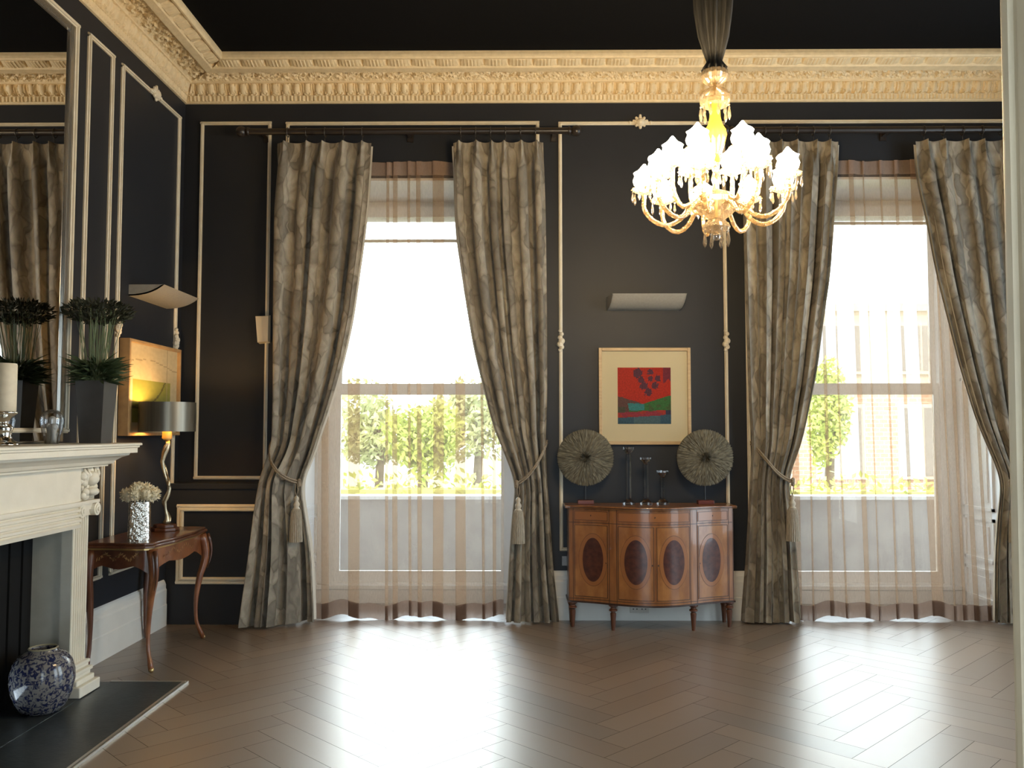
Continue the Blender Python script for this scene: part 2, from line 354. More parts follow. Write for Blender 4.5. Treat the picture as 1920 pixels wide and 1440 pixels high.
# ------------------------------------------------------------------ mesh builder
class MB:
    def __init__(self):
        self.v, self.f, self.c, self.uv = [], [], [], None

    def add(self, vs, fs):
        o = len(self.v)
        self.v += [tuple(p) for p in vs]
        self.f += [tuple(i + o for i in f) for f in fs]
        return o

    def box(self, x0, x1, y0, y1, z0, z1):
        vs = [(x, y, z) for z in (z0, z1) for y in (y0, y1) for x in (x0, x1)]
        self.add(vs, [(0, 2, 3, 1), (4, 5, 7, 6), (0, 1, 5, 4), (2, 6, 7, 3), (0, 4, 6, 2), (1, 3, 7, 5)])
        return self

    def prism(self, pts, z0, z1, taper=None):
        """polygon in x, y pulled up in z; taper = (cx, cy, scale at the top)"""
        n = len(pts)
        top = pts if not taper else [((x - taper[0]) * taper[2] + taper[0], (y - taper[1]) * taper[2] + taper[1]) for x, y in pts]
        self.add([(x, y, z0) for x, y in pts] + [(x, y, z1) for x, y in top],
                 [(i, (i + 1) % n, (i + 1) % n + n, i + n) for i in range(n)] + [tuple(range(n - 1, -1, -1)), tuple(range(n, 2 * n))])
        return self

    def prism_axis(self, pts, a0, a1, axis):
        """polygon in the two other axes, pulled along axis 'x' or 'y'"""
        n = len(pts)
        if axis == 'x':
            A = [(a0, p, q) for p, q in pts]; B = [(a1, p, q) for p, q in pts]
        else:
            A = [(p, a0, q) for p, q in pts]; B = [(p, a1, q) for p, q in pts]
        self.add(A + B, [(i, (i + 1) % n, (i + 1) % n + n, i + n) for i in range(n)] + [tuple(range(n - 1, -1, -1)), tuple(range(n, 2 * n))])
        return self

    def lathe(self, prof, cx=0, cy=0, n=24, lobes=0, depth=0.0, rot=0.0, sq=1.0):
        vs, fs = [], []
        for k, (r, z) in enumerate(prof):
            for i in range(n):
                a = 2 * pi * i / n + rot
                rr = r * (1 + depth * cos(lobes * a)) if lobes else r
                vs.append((cx + rr * cos(a), cy + rr * sin(a) * sq, z))
        for k in range(len(prof) - 1):
            for i in range(n):
                j = (i + 1) % n
                fs.append((k * n + i, k * n + j, (k + 1) * n + j, (k + 1) * n + i))
        fs.append(tuple(range(n - 1, -1, -1)))
        fs.append(tuple((len(prof) - 1) * n + i for i in range(n)))
        self.add(vs, fs)
        return self

    def tube(self, pts, r, n=8, closed=False):
        P = [Vector(p) for p in pts]
        m = len(P)
        rs = r if isinstance(r, (list, tuple)) else [r] * m
        vs, fs = [], []
        up = Vector((0, 0, 1))
        prev = None
        for k in range(m):
            if closed:
                t = P[(k + 1) % m] - P[k - 1]
            else:
                t = P[min(k + 1, m - 1)] - P[max(k - 1, 0)]
            t.normalize()
            if prev is None:
                a = t.cross(up)
                if a.length < 1e-3:
                    a = t.cross(Vector((1, 0, 0)))
            else:
                a = prev - t * prev.dot(t)
                if a.length < 1e-4:
                    a = t.cross(Vector((1, 0, 0)))
            a.normalize()
            prev = a
            b = t.cross(a)
            for i in range(n):
                an = 2 * pi * i / n
                vs.append(P[k] + a * (rs[k] * cos(an)) + b * (rs[k] * sin(an)))
        for k in range(m if closed else m - 1):
            q = (k + 1) % m
            for i in range(n):
                j = (i + 1) % n
                fs.append((k * n + i, k * n + j, q * n + j, q * n + i))
        if not closed:
            fs.append(tuple(range(n - 1, -1, -1)))
            fs.append(tuple((m - 1) * n + i for i in range(n)))
        self.add(vs, fs)
        return self

    def ball(self, c, r, n=12, m=8, sc=(1, 1, 1)):
        prof = [(max(1e-4, r * sin(pi * k / m)), -r * cos(pi * k / m)) for k in range(m + 1)]
        o = len(self.v)
        self.lathe(prof, n=n)
        for i in range(o, len(self.v)):
            x, y, z = self.v[i]
            self.v[i] = (c[0] + x * sc[0], c[1] + y * sc[1], c[2] + z * sc[2])
        return self

    def grid(self, fn, nu, nv, flip=False):
        """fn(i, j) -> point"""
        vs = [fn(i, j) for j in range(nv) for i in range(nu)]
        fs = []
        for j in range(nv - 1):
            for i in range(nu - 1):
                q = (j * nu + i, j * nu + i + 1, (j + 1) * nu + i + 1, (j + 1) * nu + i)
                fs.append(q[::-1] if flip else q)
        self.add(vs, fs)
        return self

    def blade(self, a, b, w, side=None, bend=0.0):
        """a leaf: pointed quad pair from a to b"""
        a, b = Vector(a), Vector(b)
        d = b - a
        s = side if side else d.cross(Vector((R.uniform(-1, 1), R.uniform(-1, 1), R.uniform(-1, 1))))
        if s.length < 1e-6:
            s = Vector((1, 0, 0))
        s = s.normalized() * w
        m = a + d * 0.5 + Vector((0, 0, bend))
        self.add([a, m + s, b, m - s], [(0, 1, 2, 3)])
        return self


def obj(name, mb, m, parent=None, smooth=False, local=False, tint=None, bevel=0.0, auto=False):
    """link a mesh; its points are given in the place's own metres unless local"""
    off = Vector((0, 0, 0))
    p = parent
    if not local:
        while p is not None:
            off += Vector(p.location)
            p = p.parent
    me = bpy.data.meshes.new(name)
    vs = [(x - off.x, y - off.y, z - off.z) for x, y, z in mb.v] if off.length else mb.v
    me.from_pydata(vs, [], mb.f)
    me.materials.append(m)
    if smooth:
        me.polygons.foreach_set('use_smooth', [True] * len(me.polygons))
    if tint is not None:
        at = me.color_attributes.new('tint', 'FLOAT_COLOR', 'CORNER')
        arr = []
        for p_ in me.polygons:
            for vi in p_.vertices:
                c = tint(p_.index, vi)
                arr += [c[0], c[1], c[2], 1.0]
        at.data.foreach_set('color', arr)
    me.update()
    o = bpy.data.objects.new(name, me)
    COL.objects.link(o)
    if parent is not None:
        o.parent = parent
    if bevel:
        b = o.modifiers.new('bevel', 'BEVEL'); b.width = bevel; b.segments = 2; b.limit_method = 'ANGLE'
    if auto:
        e = o.modifiers.new('split', 'EDGE_SPLIT'); e.split_angle = radians(40)
    return o


def thing(name, label, cat, loc, group=None):
    o = bpy.data.objects.new(name, None)
    o.empty_display_size = 0.1
    COL.objects.link(o)
    o.location = loc
    return tag(o, label, cat, group)


def tag(o, label, cat, group=None):
    o['label'] = label
    o['category'] = cat
    if group:
        o['group'] = group
    return o


def struct(o, label=None, cat=None):
    o['kind'] = 'structure'
    if label:
        o['label'] = label
    if cat:
        o['category'] = cat
    return o


def lerp(a, b, t):
    return a + (b - a) * t


def tab(table, z):
    """table of (z, x) going down; smooth lookup"""
    if z >= table[0][0]:
        return table[0][1]
    if z <= table[-1][0]:
        return table[-1][1]
    for (z0, x0), (z1, x1) in zip(table, table[1:]):
        if z1 <= z <= z0:
            return lerp(x0, x1, (z0 - z) / max(1e-6, z0 - z1))


def smoothed(table, z, w=0.10):
    return sum(tab(table, z + k * w / 3) for k in (-3, -2, -1, 0, 1, 2, 3)) / 7.0


# ================================================================== THE SETTING
# floor: herringbone oak blocks, clipped to the room
def clip_poly(poly, x0, x1, y0, y1):
    for ax, lim, sgn in ((0, x0, 1), (0, x1, -1), (1, y0, 1), (1, y1, -1)):
        out = []
        for i in range(len(poly)):
            a, b = poly[i - 1], poly[i]
            da, db = (a[ax] - lim) * sgn, (b[ax] - lim) * sgn
            if (da >= 0) != (db >= 0):
                t = da / (da - db)
                out.append((a[0] + (b[0] - a[0]) * t, a[1] + (b[1] - a[1]) * t))
            if db >= 0:
                out.append(b)
        poly = out
        if len(poly) < 3:
            return None
    return poly


floor_mb = MB()
floor_cols = []
pw, plen = 0.16, 0.80
k5 = int(plen / pw)
c45, s45 = cos(pi / 4), sin(pi / 4)
rf = random.Random(3)
g = 0.0012
for a in range(-60, 60):
    for b in range(-24, 24):
        for kind in (0, 1):
            # herringbone lattice: step (1, 1) block widths, rows (k, -k)
            ox = a * pw + b * plen
            oy = a * pw - b * plen
            if kind == 0:
                rect = (ox + g, oy + g, ox + plen - g, oy + pw - g)
            else:
                rect = (ox + g, oy + pw + g, ox + pw - g, oy + pw + plen - g)
            pts = [(rect[0], rect[1]), (rect[2], rect[1]), (rect[2], rect[3]), (rect[0], rect[3])]
            pts = [(x * c45 - y * s45 + 0.5, x * s45 + y * c45 + 3.0) for x, y in pts]
            tone = rf.uniform(0.86, 1.14)
            warm = rf.uniform(-0.04, 0.04)
            q = clip_poly(pts, LX, RX, FY - 3.8, BY + 0.66)
            if q:
                floor_mb.add([(x, y, 0.0) for x, y in q], [tuple(range(len(q)))])
                floor_cols.append((0.205 * tone * (1 + warm), 0.148 * tone, 0.103 * tone * (1 - warm)))
fo = struct(obj('floor', floor_mb, FLOORM, tint=lambda f, v: floor_cols[f]), 'dark oak herringbone parquet floor with window glare', 'floor')
obj('floor_base', MB().box(LX, RX, FY - 3.8, BY + 0.66, -0.06, -0.0015), GAP, fo)

WIN = [(-1.80, 0.05), (2.10, 3.86)]                 # openings in the window wall
WTOP, WY = 3.56, 7.55                               # head of the openings, plane of the window frames
wb = MB()
wb.box(LX - 0.3, WIN[0][0], BY, WY + 0.1, 0, CZ + 0.1)
wb.box(WIN[0][1], WIN[1][0], BY, WY + 0.1, 0, CZ + 0.1)
wb.box(WIN[1][1], RX + 0.3, BY, WY + 0.1, 0, CZ + 0.1)
for a, b in WIN:
    wb.box(a, b, BY, WY + 0.1, WTOP, CZ + 0.1)
struct(obj('wall_back', wb, WALL), 'dark charcoal window wall behind the curtains', 'wall')

FB = (3.72, 4.48, 0.95)                             # fire opening in the left wall
wl = MB()
wl.box(LX - 0.3, LX, FY - 0.3, FB[0], 0, CZ + 0.1)
wl.box(LX - 0.3, LX, FB[1], BY, 0, CZ + 0.1)
wl.box(LX - 0.3, LX, FB[0], FB[1], FB[2], CZ + 0.1)
struct(obj('wall_left', wl, WALL), 'dark charcoal wall with the fireplace', 'wall')
wr = MB()
RW = [(1.9, 3.5), (4.3, 5.9)]  # unseen openings added so more daylight reaches the fireplace side
wr.box(RX, RX + 0.3, FY - 0.3, RW[0][0], 0, CZ + 0.1).box(RX, RX + 0.3, RW[0][1], RW[1][0], 0, CZ + 0.1).box(RX, RX + 0.3, RW[1][1], BY, 0, CZ + 0.1)
for a, b in RW:
    wr.box(RX, RX + 0.3, a, b, 3.7, CZ + 0.1).box(RX, RX + 0.3, a, b, 0, 0.15)
struct(obj('wall_right', wr, WALL), 'dark wall beyond the right edge with two openings added for daylight', 'wall')
wf = MB()
DX0, DX1, DH = -0.98, 0.70, 2.75
wf.box(LX, DX0, FY - 0.3, FY, 0, CZ + 0.1)
wf.box(DX1, RX, FY - 0.3, FY, 0, CZ + 0.1)
wf.box(DX0, DX1, FY - 0.3, FY, DH, CZ + 0.1)
struct(obj('wall_front', wf, WALL), 'dark wall holding the doorway', 'wall')
struct(obj('ceiling', MB().box(LX - 0.3, RX + 0.3, FY - 0.3, WY + 0.1, CZ, CZ + 0.25), CEIL), 'black painted ceiling', 'ceiling')
# the hall the picture is taken from
hall = MB()
hall.box(-1.75, -1.65, FY - 3.8, FY - 0.3, 0, 3.0)
hall.box(1.65, 1.75, FY - 3.8, FY - 0.3, 0, 3.0)
hall.box(-1.75, 1.75, FY - 3.8, FY - 0.3, 3.0, 3.1)
struct(obj('wall_hall', hall, WHITE), 'white hall walls behind the doorway', 'wall')

# doorway jamb: a moulded lining close to the camera
dj = MB()
jamb = [(0.0, 0.0), (0.004, 0.0)]
prof = [(0.040, 0.000)]
for k in range(7):                                   # rounded bead on the room-side corner
    a = pi / 2 * k / 6
    prof.append((0.018 - 0.018 * sin(a), -0.018 + 0.018 * cos(a)))
prof += [(0.0, -0.030), (0.006, -0.034), (0.006, -0.048), (0.0, -0.052), (0.0, -0.30), (0.040, -0.30)]
lean = 0.0104


def jamb_pts(z, sign=1, x0=0.669):
    return [((x0 + lean * (z - 1.04) + p), FY + q, z) for p, q in prof]


n = len(prof)
A, B = jamb_pts(0.0), jamb_pts(DH)
dj.add(A + B, [(i, (i + 1) % n, (i + 1) % n + n, i + n)[::-1] for i in range(n)] + [tuple(range(n)), tuple(range(2 * n - 1, n - 1, -1))])
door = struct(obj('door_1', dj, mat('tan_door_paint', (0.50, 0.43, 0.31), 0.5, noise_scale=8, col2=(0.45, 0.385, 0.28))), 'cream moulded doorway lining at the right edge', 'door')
dj2 = MB().box(-0.98, -0.94, FY - 0.3, FY, 0, DH).box(-0.94, 0.66, FY - 0.3, FY, DH - 0.04, DH)
struct(obj('door_2', dj2, MANTEL), 'cream doorway lining of the other side', 'door')

# ------------------------------------------------------------------ cornice
PROF = [(0.000, 4.180, 'n'), (0.016, 4.182, 'n'), (0.020, 4.196, 'n'), (0.020, 4.200, 'd'), (0.026, 4.236, 'd'), (0.034, 4.238, 'n'), (0.036, 4.243, 'e'),
        (0.040, 4.262, 'e'), (0.046, 4.286, 'e'), (0.052, 4.308, 'e'), (0.058, 4.328, 'e'), (0.062, 4.330, 'n'), (0.072, 4.332, 'n'), (0.074, 4.342, 'n'),
        (0.084, 4.352, 'f'), (0.110, 4.364, 'f'), (0.150, 4.368, 'f'), (0.190, 4.366, 'f'), (0.232, 4.358, 'f'), (0.260, 4.346, 'f'), (0.268, 4.330, 'n'),
        (0.276, 4.326, 'n'), (0.330, 4.336, 'n'), (0.338, 4.346, 'n'), (0.342, 4.352, 'l'), (0.364, 4.358, 'l'), (0.388, 4.364, 'l'), (0.412, 4.372, 'l'),
        (0.424, 4.374, 'n'), (0.430, 4.362, 'n'), (0.444, 4.362, 'n'), (0.454, 4.374, 'n'), (0.456, 4.392, 'n'), (0.452, CZ, 'n')]


def refine(prof, step):
    out = []
    for (p0, z0, b0), (p1, z1, b1) in zip(prof, prof[1:]):
        d = sqrt((p1 - p0) ** 2 + (z1 - z0) ** 2)
        m = max(1, int(d / step)) if b0 in 'efld' else 1
        for k in range(m):
            out.append((lerp(p0, p1, k / m), lerp(z0, z1, k / m), b0))
    out.append(prof[-1])
    return out


def band_range(prof, b):
    idx = [i for i, q in enumerate(prof) if q[2] == b]
    return min(idx), max(idx) + 1


def relief(b, u, v):
    if b == 'd':
        t = (u / 0.032) % 1.0
        return 0.006 if 0.22 < t < 0.78 else -0.003
    if b == 'e':
        t = (u / 0.088) % 1.0 - 0.5
        e = (t / 0.30) ** 2 + ((v - 0.55) / 0.52) ** 2
        if e < 1:
            return 0.020 * sqrt(1 - e) - 0.002
        ring = exp(-((sqrt(e) - 1.28) / 0.12) ** 2)
        hole = exp(-((abs(t) - 0.5) / 0.12) ** 2) * max(0.0, 1 - v * 2.2)
        return 0.014 * ring - 0.026 * hole - 0.006
    if b == 'f':
        h = -0.006
        t = (u / 0.21) % 1.0
        for (cu, cv, rr) in ((0.25, 0.32, 0.20), (0.75, 0.66, 0.20)):
            du = min(abs(t - cu), 1 - abs(t - cu))
            d = sqrt((du * 1.05) ** 2 + (v - cv) ** 2)
            h = max(h, 0.020 * exp(-((d - rr) / 0.055) ** 2), 0.024 * exp(-(d / 0.085) ** 2))
        w = 0.5 + 0.34 * sin(2 * pi * t + 0.5)
        h = max(h, 0.016 * exp(-((v - w) / 0.07) ** 2))
        h += 0.013 * noise.noise((u * 42, v * 8, 1.7)) + 0.008 * noise.noise((u * 90, v * 17, 5.2))
        return h
    if b == 'l':
        t = (u / 0.19) % 1.0 - 0.5
        leaf = 0.012 * (1 - (abs(t) / 0.42) ** 2) if abs(t) < 0.42 else 0.0
        gap = exp(-((abs(t) - 0.5) / (0.016 + 0.055 * v)) ** 2)
        rib = 0.004 * cos(t * 44) * (1 - abs(t) * 2)
        return leaf + rib - 0.030 * gap * (0.35 + 0.65 * v)
    return 0.0


def cornice(name, axis, wall, a0, a1, sgn, step, label, pstep=0.010, carve=True):
    """axis 'x': runs along x on the wall y = wall, sgn -1 = grows toward -y"""
    pr = refine(PROF, pstep)
    rng = {b: band_range(pr, b) for b in 'defl'}
    m = len(pr)
    nrm = []
    for i in range(m):
        p0, p1 = pr[max(0, i - 1)], pr[min(m - 1, i + 1)]
        dx, dz = p1[0] - p0[0], p1[1] - p0[1]
        d = sqrt(dx * dx + dz * dz) or 1
        nrm.append((dz / d, -dx / d))
    n = int((a1 - a0) / step) + 1
    mb = MB()

    def fn(i, j):
        u = a0 + (a1 - a0) * i / (n - 1)
        p, z, b = pr[j]
        u2 = min(max(u, a0 + p), a1 - p)
        h = 0.0
        if carve and b in rng:
            lo, hi = rng[b]
            h = relief(b, u - a0, (j - lo) / max(1, hi - lo))
        p2, z2 = p + nrm[j][0] * h, min(z + nrm[j][1] * h, CZ)
        p2 = max(p2, 0.0)
        u2 = min(max(u, a0 + p2), a1 - p2)
        return (u2, wall + sgn * p2, z2) if axis == 'x' else (wall + sgn * p2, u2, z2)
    flip = (axis == 'x') == (sgn > 0)
    mb.grid(fn, n, m, flip=not flip)
    return struct(obj(name, mb, PLASTER, smooth=False), label, 'cornice')


cornice('trim_1', 'x', BY, LX, RX, -1, 0.0095, 'cream carved plaster cornice along the window wall', 0.009)
cornice('trim_2', 'y', LX, FY, BY, 1, 0.0105, 'cream carved plaster cornice along the fireplace wall', 0.009)
cornice('trim_3', 'y', RX, FY, BY, -1, 0.2, 'cream plaster cornice along the far right wall', 0.05, carve=False)
cornice('trim_4', 'x', FY, LX, RX, 1, 0.2, 'cream plaster cornice above the doorway', 0.05, carve=False)


# ------------------------------------------------------------------ wall panel mouldings
def on_back(u, d, z):
    return (u, BY - d, z)


def on_left(u, d, z):
    return (LX + d, u, z)


def strip(mb, f, u0, z0, u1, z1, w=0.028, h=0.022):
    """a moulded batten between two points on a wall: two-step rounded section"""
    du, dz = u1 - u0, z1 - z0
    L = sqrt(du * du + dz * dz)
    tu, tz = du / L, dz / L
    nu, nz = -tz, tu
    sec = [(-w / 2, 0.0), (-w / 2, h * 0.45), (-w * 0.30, h * 0.62), (-w * 0.22, h), (w * 0.22, h), (w * 0.30, h * 0.62), (w / 2, h * 0.45), (w / 2, 0.0)]
    k = len(sec)
    A = [f(u0 + nu * a, b, z0 + nz * a) for a, b in sec]
    B = [f(u1 + nu * a, b, z1 + nz * a) for a, b in sec]
    mb.add(A + B, [(i, (i + 1) % k, (i + 1) % k + k, i + k) for i in range(k)] + [tuple(range(k)), tuple(range(2 * k - 1, k - 1, -1))])


def knot(mb, f, u, z, s=1.0, vertical=True):
    """small carved binding on a batten"""
    for q, (o, r) in enumerate(((-0.055, 0.016), (-0.03, 0.021), (-0.008, 0.027), (0.018, 0.027), (0.045, 0.02), (0.075, 0.018), (0.1, 0.015))):
        o *= s; r *= s
        side = 0.006 * (1 if q % 2 else -1)
        c = f(u + (side if vertical else o), 0.02, z + (o if vertical else side))
        mb.ball(c, r, 8, 6)


def palmette(mb, f, u, z):
    """small leaf boss on the top batten"""
    mb.ball(f(u, 0.024, z), 0.034, 10, 6)
    for a, L in ((90, 0.058), (50, 0.05), (130, 0.05), (15, 0.055), (165, 0.055), (-35, 0.04), (215, 0.04), (270, 0.042)):
        for k in (0.45, 0.75, 1.0):
            mb.ball(f(u + cos(radians(a)) * L * k, 0.02, z + sin(radians(a)) * L * k), 0.020 - 0.008 * k, 7, 5)
    for sx in (-1, 1):
        mb.ball(f(u + sx * 0.085, 0.018, z), 0.014, 7, 5)


def frame_strips(mb, f, u0, u1, z0, z1, w=0.028, h=0.022):
    strip(mb, f, u0 - w / 2, z1, u1 + w / 2, z1, w, h)
    strip(mb, f, u0 - w / 2, z0, u1 + w / 2, z0, w, h)
    strip(mb, f, u0, z0, u0, z1, w, h)
    strip(mb, f, u1, z0, u1, z1, w, h)


tn = [5]


def panel(f, u0, u1, z0, z1, label, knots=None, top=None, w=0.028):
    mb = MB()
    frame_strips(mb, f, u0, u1, z0, z1, w)
    for (u, z) in knots or []:
        knot(mb, f, u, z)
    if top is not None:
        palmette(mb, f, top, z1)
    o = struct(obj('trim_%d' % tn[0], mb, CREAM), label, 'wall moulding')
    tn[0] += 1
    return o


panel(on_left, 3.10, 5.155, 1.50, 4.005, 'cream moulding framing the overmantel mirror', w=0.034)
panel(on_left, 5.31, 5.62, 0.545, 4.02, 'narrow cream moulding panel between mirror and picture')
panel(on_left, 5.77, 6.755, 0.545, 4.02, 'wide cream moulding panel around the gilded picture', knots=[(5.77, 2.2), (6.755, 2.2)], top=6.28)
panel(on_back, -2.605, -2.05, 1.12, 4.018, 'cream moulding panel left of the left curtain')
mbB = MB()
strip(mbB, on_back, -1.917, 4.014, 0.161, 4.014)
strip(mbB, on_back, -1.903, 1.12, -1.903, 4.014)
strip(mbB, on_back, 0.147, 0.45, 0.147, 4.014)
struct(obj('trim_%d' % tn[0], mbB, CREAM), 'cream moulding around the left window', 'wall moulding'); tn[0] += 1
panel(on_back, 0.331, 1.662, 0.555, 4.008, 'cream moulding panel around the framed print', knots=[(0.331, 2.2), (1.662, 2.2)], top=0.985)
mbD = MB()
strip(mbD, on_back, 1.821, 4.017, 4.0, 4.017)
strip(mbD, on_back, 1.835, 0.45, 1.835, 4.017)
strip(mbD, on_back, 3.986, 0.45, 3.986, 4.017)
struct(obj('trim_%d' % tn[0], mbD, CREAM), 'cream moulding around the right window', 'wall moulding'); tn[0] += 1


# ------------------------------------------------------------------ baseboards
def base_prof(h):
    return [(0.0, 0.0), (0.030, 0.0), (0.030, h * 0.46), (0.026, h * 0.48), (0.026, h * 0.78), (0.020, h * 0.82), (0.020, h * 0.90), (0.010, h * 0.97), (0.0, h)]


bb = MB()
for x0, x1 in ((WIN[0][1] + 0.005, WIN[1][0] - 0.005), (WIN[1][1] + 0.005, RX)):
    bb.prism_axis([(BY - p, z) for p, z in base_prof(0.385)], x0, x1, 'x')
struct(obj('baseboard_back', bb, WHITE), 'tall white baseboard behind the sideboard', 'baseboard')
bl = MB()
bl.prism_axis([(LX + p, z) for p, z in base_prof(0.35)], 5.06, 6.655, 'y')
bl.prism_axis([(LX + p, z) for p, z in base_prof(0.35)], FY, 3.10, 'y')
struct(obj('baseboard_left', bl, WHITE), 'tall white baseboard beside the fireplace', 'baseboard')


# ------------------------------------------------------------------ windows
def make_window(idx, x0, x1, label):
    cx = (x0 + x1) / 2
    w = thing('window_%d' % idx, label, 'window', (cx, WY, 0))
    w['kind'] = 'structure'
    # reveal linings with raised panels
    for sx, xe in ((1, x0), (-1, x1)):
        m = MB()
        a, b = sorted((xe, xe + sx * 0.025))
        m.box(a, b, BY + 0.005, WY, 0, WTOP)
        for z0, z1 in ((0.10, 0.36), (0.42, 0.78), (0.84, 1.95), (2.05, 3.42)):
            for (ya, yb, za, zb) in ((BY + 0.10, BY + 0.125, z0, z1), (WY - 0.12, WY - 0.095, z0, z1), (BY + 0.10, WY - 0.095, z1 - 0.025, z1), (BY + 0.10, WY - 0.095, z0, z0 + 0.025)):
                xa, xb = sorted((xe + sx * 0.025, xe + sx * 0.042))
                m.box(xa, xb, ya, yb, za, zb)
            xa, xb = sorted((xe + sx * 0.025, xe + sx * 0.035))
            m.box(xa, xb, BY + 0.19, WY - 0.185, z0 + 0.07, z1 - 0.07)
        obj('shutter_panel', m, WINWHITE, w)
    m = MB().box(x0, x1, BY + 0.005, WY, WTOP - 0.02, WTOP)
    obj('window_soffit', m, WINWHITE, w)
    # box frame
    m = MB()
    fx0, fx1 = x0 + 0.025, x1 - 0.025
    gx0, gx1 = x0 + 0.215, x1 - 0.215
    for (a, b) in ((fx0, gx0 - 0.045), (gx1 + 0.045, fx1)):
        m.box(a, b, WY, WY + 0.10, 0.0, WTOP - 0.02)
        m.box(a + 0.05, b - 0.05, WY - 0.012, WY, 0.16, WTOP - 0.10)
    m.box(gx0 - 0.045, gx1 + 0.045, WY, WY + 0.10, 3.44, WTOP - 0.02)
    m.box(gx0 - 0.045, gx1 + 0.045, WY - 0.015, WY, 3.47, 3.50)
    obj('window_frame', m, WINWHITE, w)
    m = MB().box(fx0, fx1, WY - 0.03, WY + 0.10, 0.0, 0.115).box(fx0, fx1, WY - 0.05, WY + 0.1, 0.125, 0.155).box(fx0, fx1, WY - 0.02, WY, 0.115, 0.125)
    m.box(gx0 - 0.045, gx1 + 0.045, WY - 0.005, WY + 0.1, 0.155, 0.175)
    obj('window_sill', m, WINWHITE, w)
    # sashes
    for nm, z0, z1, rb, rt, yo in (('lower_sash', 0.175, 1.915, 0.095, 0.10, 0.02), ('upper_sash', 1.825, 3.44, 0.08, 0.06, 0.062)):
        m = MB()
        y0, y1 = WY + yo, WY + yo + 0.036
        m.box(gx0 - 0.045, gx0, y0, y1, z0, z1).box(gx1, gx1 + 0.045, y0, y1, z0, z1)
        m.box(gx0, gx1, y0, y1, z0, z0 + rb).box(gx0, gx1, y0, y1, z1 - rt, z1)
        s = obj(nm, m, WINWHITE, w)
        obj('pane', MB().box(gx0, gx1, y0 + 0.016, y0 + 0.020, z0 + rb, z1 - rt), WINGLASS, s)
    return gx0, gx1


G1 = make_window(1, WIN[0][0], WIN[0][1], 'tall white sash window behind the left pair of curtains')
G2 = make_window(2, WIN[1][0], WIN[1][1], 'tall white sash window behind the right pair of curtains')
# roller blinds drawn up at the heads
for (gx, zb, lab) in ((G1, 3.185, 'white roller blind part drawn down in the left window'), (G2, 3.335, 'white roller blind drawn right up in the right window')):
    bt = thing('roller_blind', lab, 'blind', ((gx[0] + gx[1]) / 2, WY - 0.045, zb), 'roller blinds')
    obj('blind_box', MB().box(gx[0] - 0.04, gx[1] + 0.04, WY - 0.075, WY - 0.016, 3.385, 3.475), WINWHITE, bt)
    obj('blind_cloth', MB().box(gx[0] - 0.02, gx[1] + 0.02, WY - 0.048, WY - 0.045, zb, 3.385), BLIND, bt)
    obj('bottom_bar', MB().box(gx[0] - 0.02, gx[1] + 0.02, WY - 0.056, WY - 0.038, zb - 0.022, zb + 0.004), PLATE, bt)


# ================================================================== CURTAINS
A_OUT = [(3.81, -1.945), (3.24, -1.985), (2.38, -1.975), (1.74, -1.957), (1.39, -1.956), (1.23, -1.972), (0.93, -2.02), (0.44, -2.08), (0.0, -2.14)]
A_IN = [(3.81, -1.191), (3.32, -1.217), (2.94, -1.256), (2.38, -1.328), (2.04, -1.396), (1.7, -1.49), (1.47, -1.568), (1.32, -1.608), (1.15, -1.686), (1.08, -1.711), (0.78, -1.656), (0.57, -1.616), (0.07, -1.584), (0.0, -1.585)]
B_OUT = [(3.81, 0.187), (3.23, 0.203), (2.38, 0.21), (1.74, 0.209), (1.42, 0.195), (1.19, 0.203), (0.93, 0.219), (0.41, 0.252), (0.0, 0.295)]
B_IN = [(3.81, -0.534), (3.24, -0.519), (3.02, -0.501), (2.5, -0.423), (2.12, -0.358), (1.87, -0.294), (1.53, -0.209), (1.28, -0.103), (1.08, -0.028), (0.86, -0.053), (0.57, -0.074), (0.35, -0.086), (0.0, -0.107)]
C_OUT = [(3.8, 1.77), (3.23, 1.775), (2.37, 1.788), (1.61, 1.806), (1.41, 1.825), (1.08, 1.802), (0.5, 1.764), (0.0, 1.72)]
C_IN = [(3.81, 2.547), (3.26, 2.497), (2.75, 2.453), (2.37, 2.391), (1.97, 2.332), (1.66, 2.264), (1.39, 2.2), (1.22, 2.13), (1.11, 2.091), (0.93, 2.117), (0.65, 2.141), (0.28, 2.163), (0.0, 2.179)]
D_IN = [(3.81, 3.159), (3.46, 3.193), (3.13, 3.261), (2.79, 3.311), (2.48, 3.374), (1.97, 3.49), (1.61, 3.584), (1.37, 3.677), (1.15, 3.762), (1.07, 3.772), (0.86, 3.741), (0.57, 3.707), (0.0, 3.678)]
D_OUT = [(3.81, 3.93), (2.38, 3.96), (1.42, 3.955), (1.1, 3.98), (0.44, 4.05), (0.0, 4.12)]
CY = 6.733


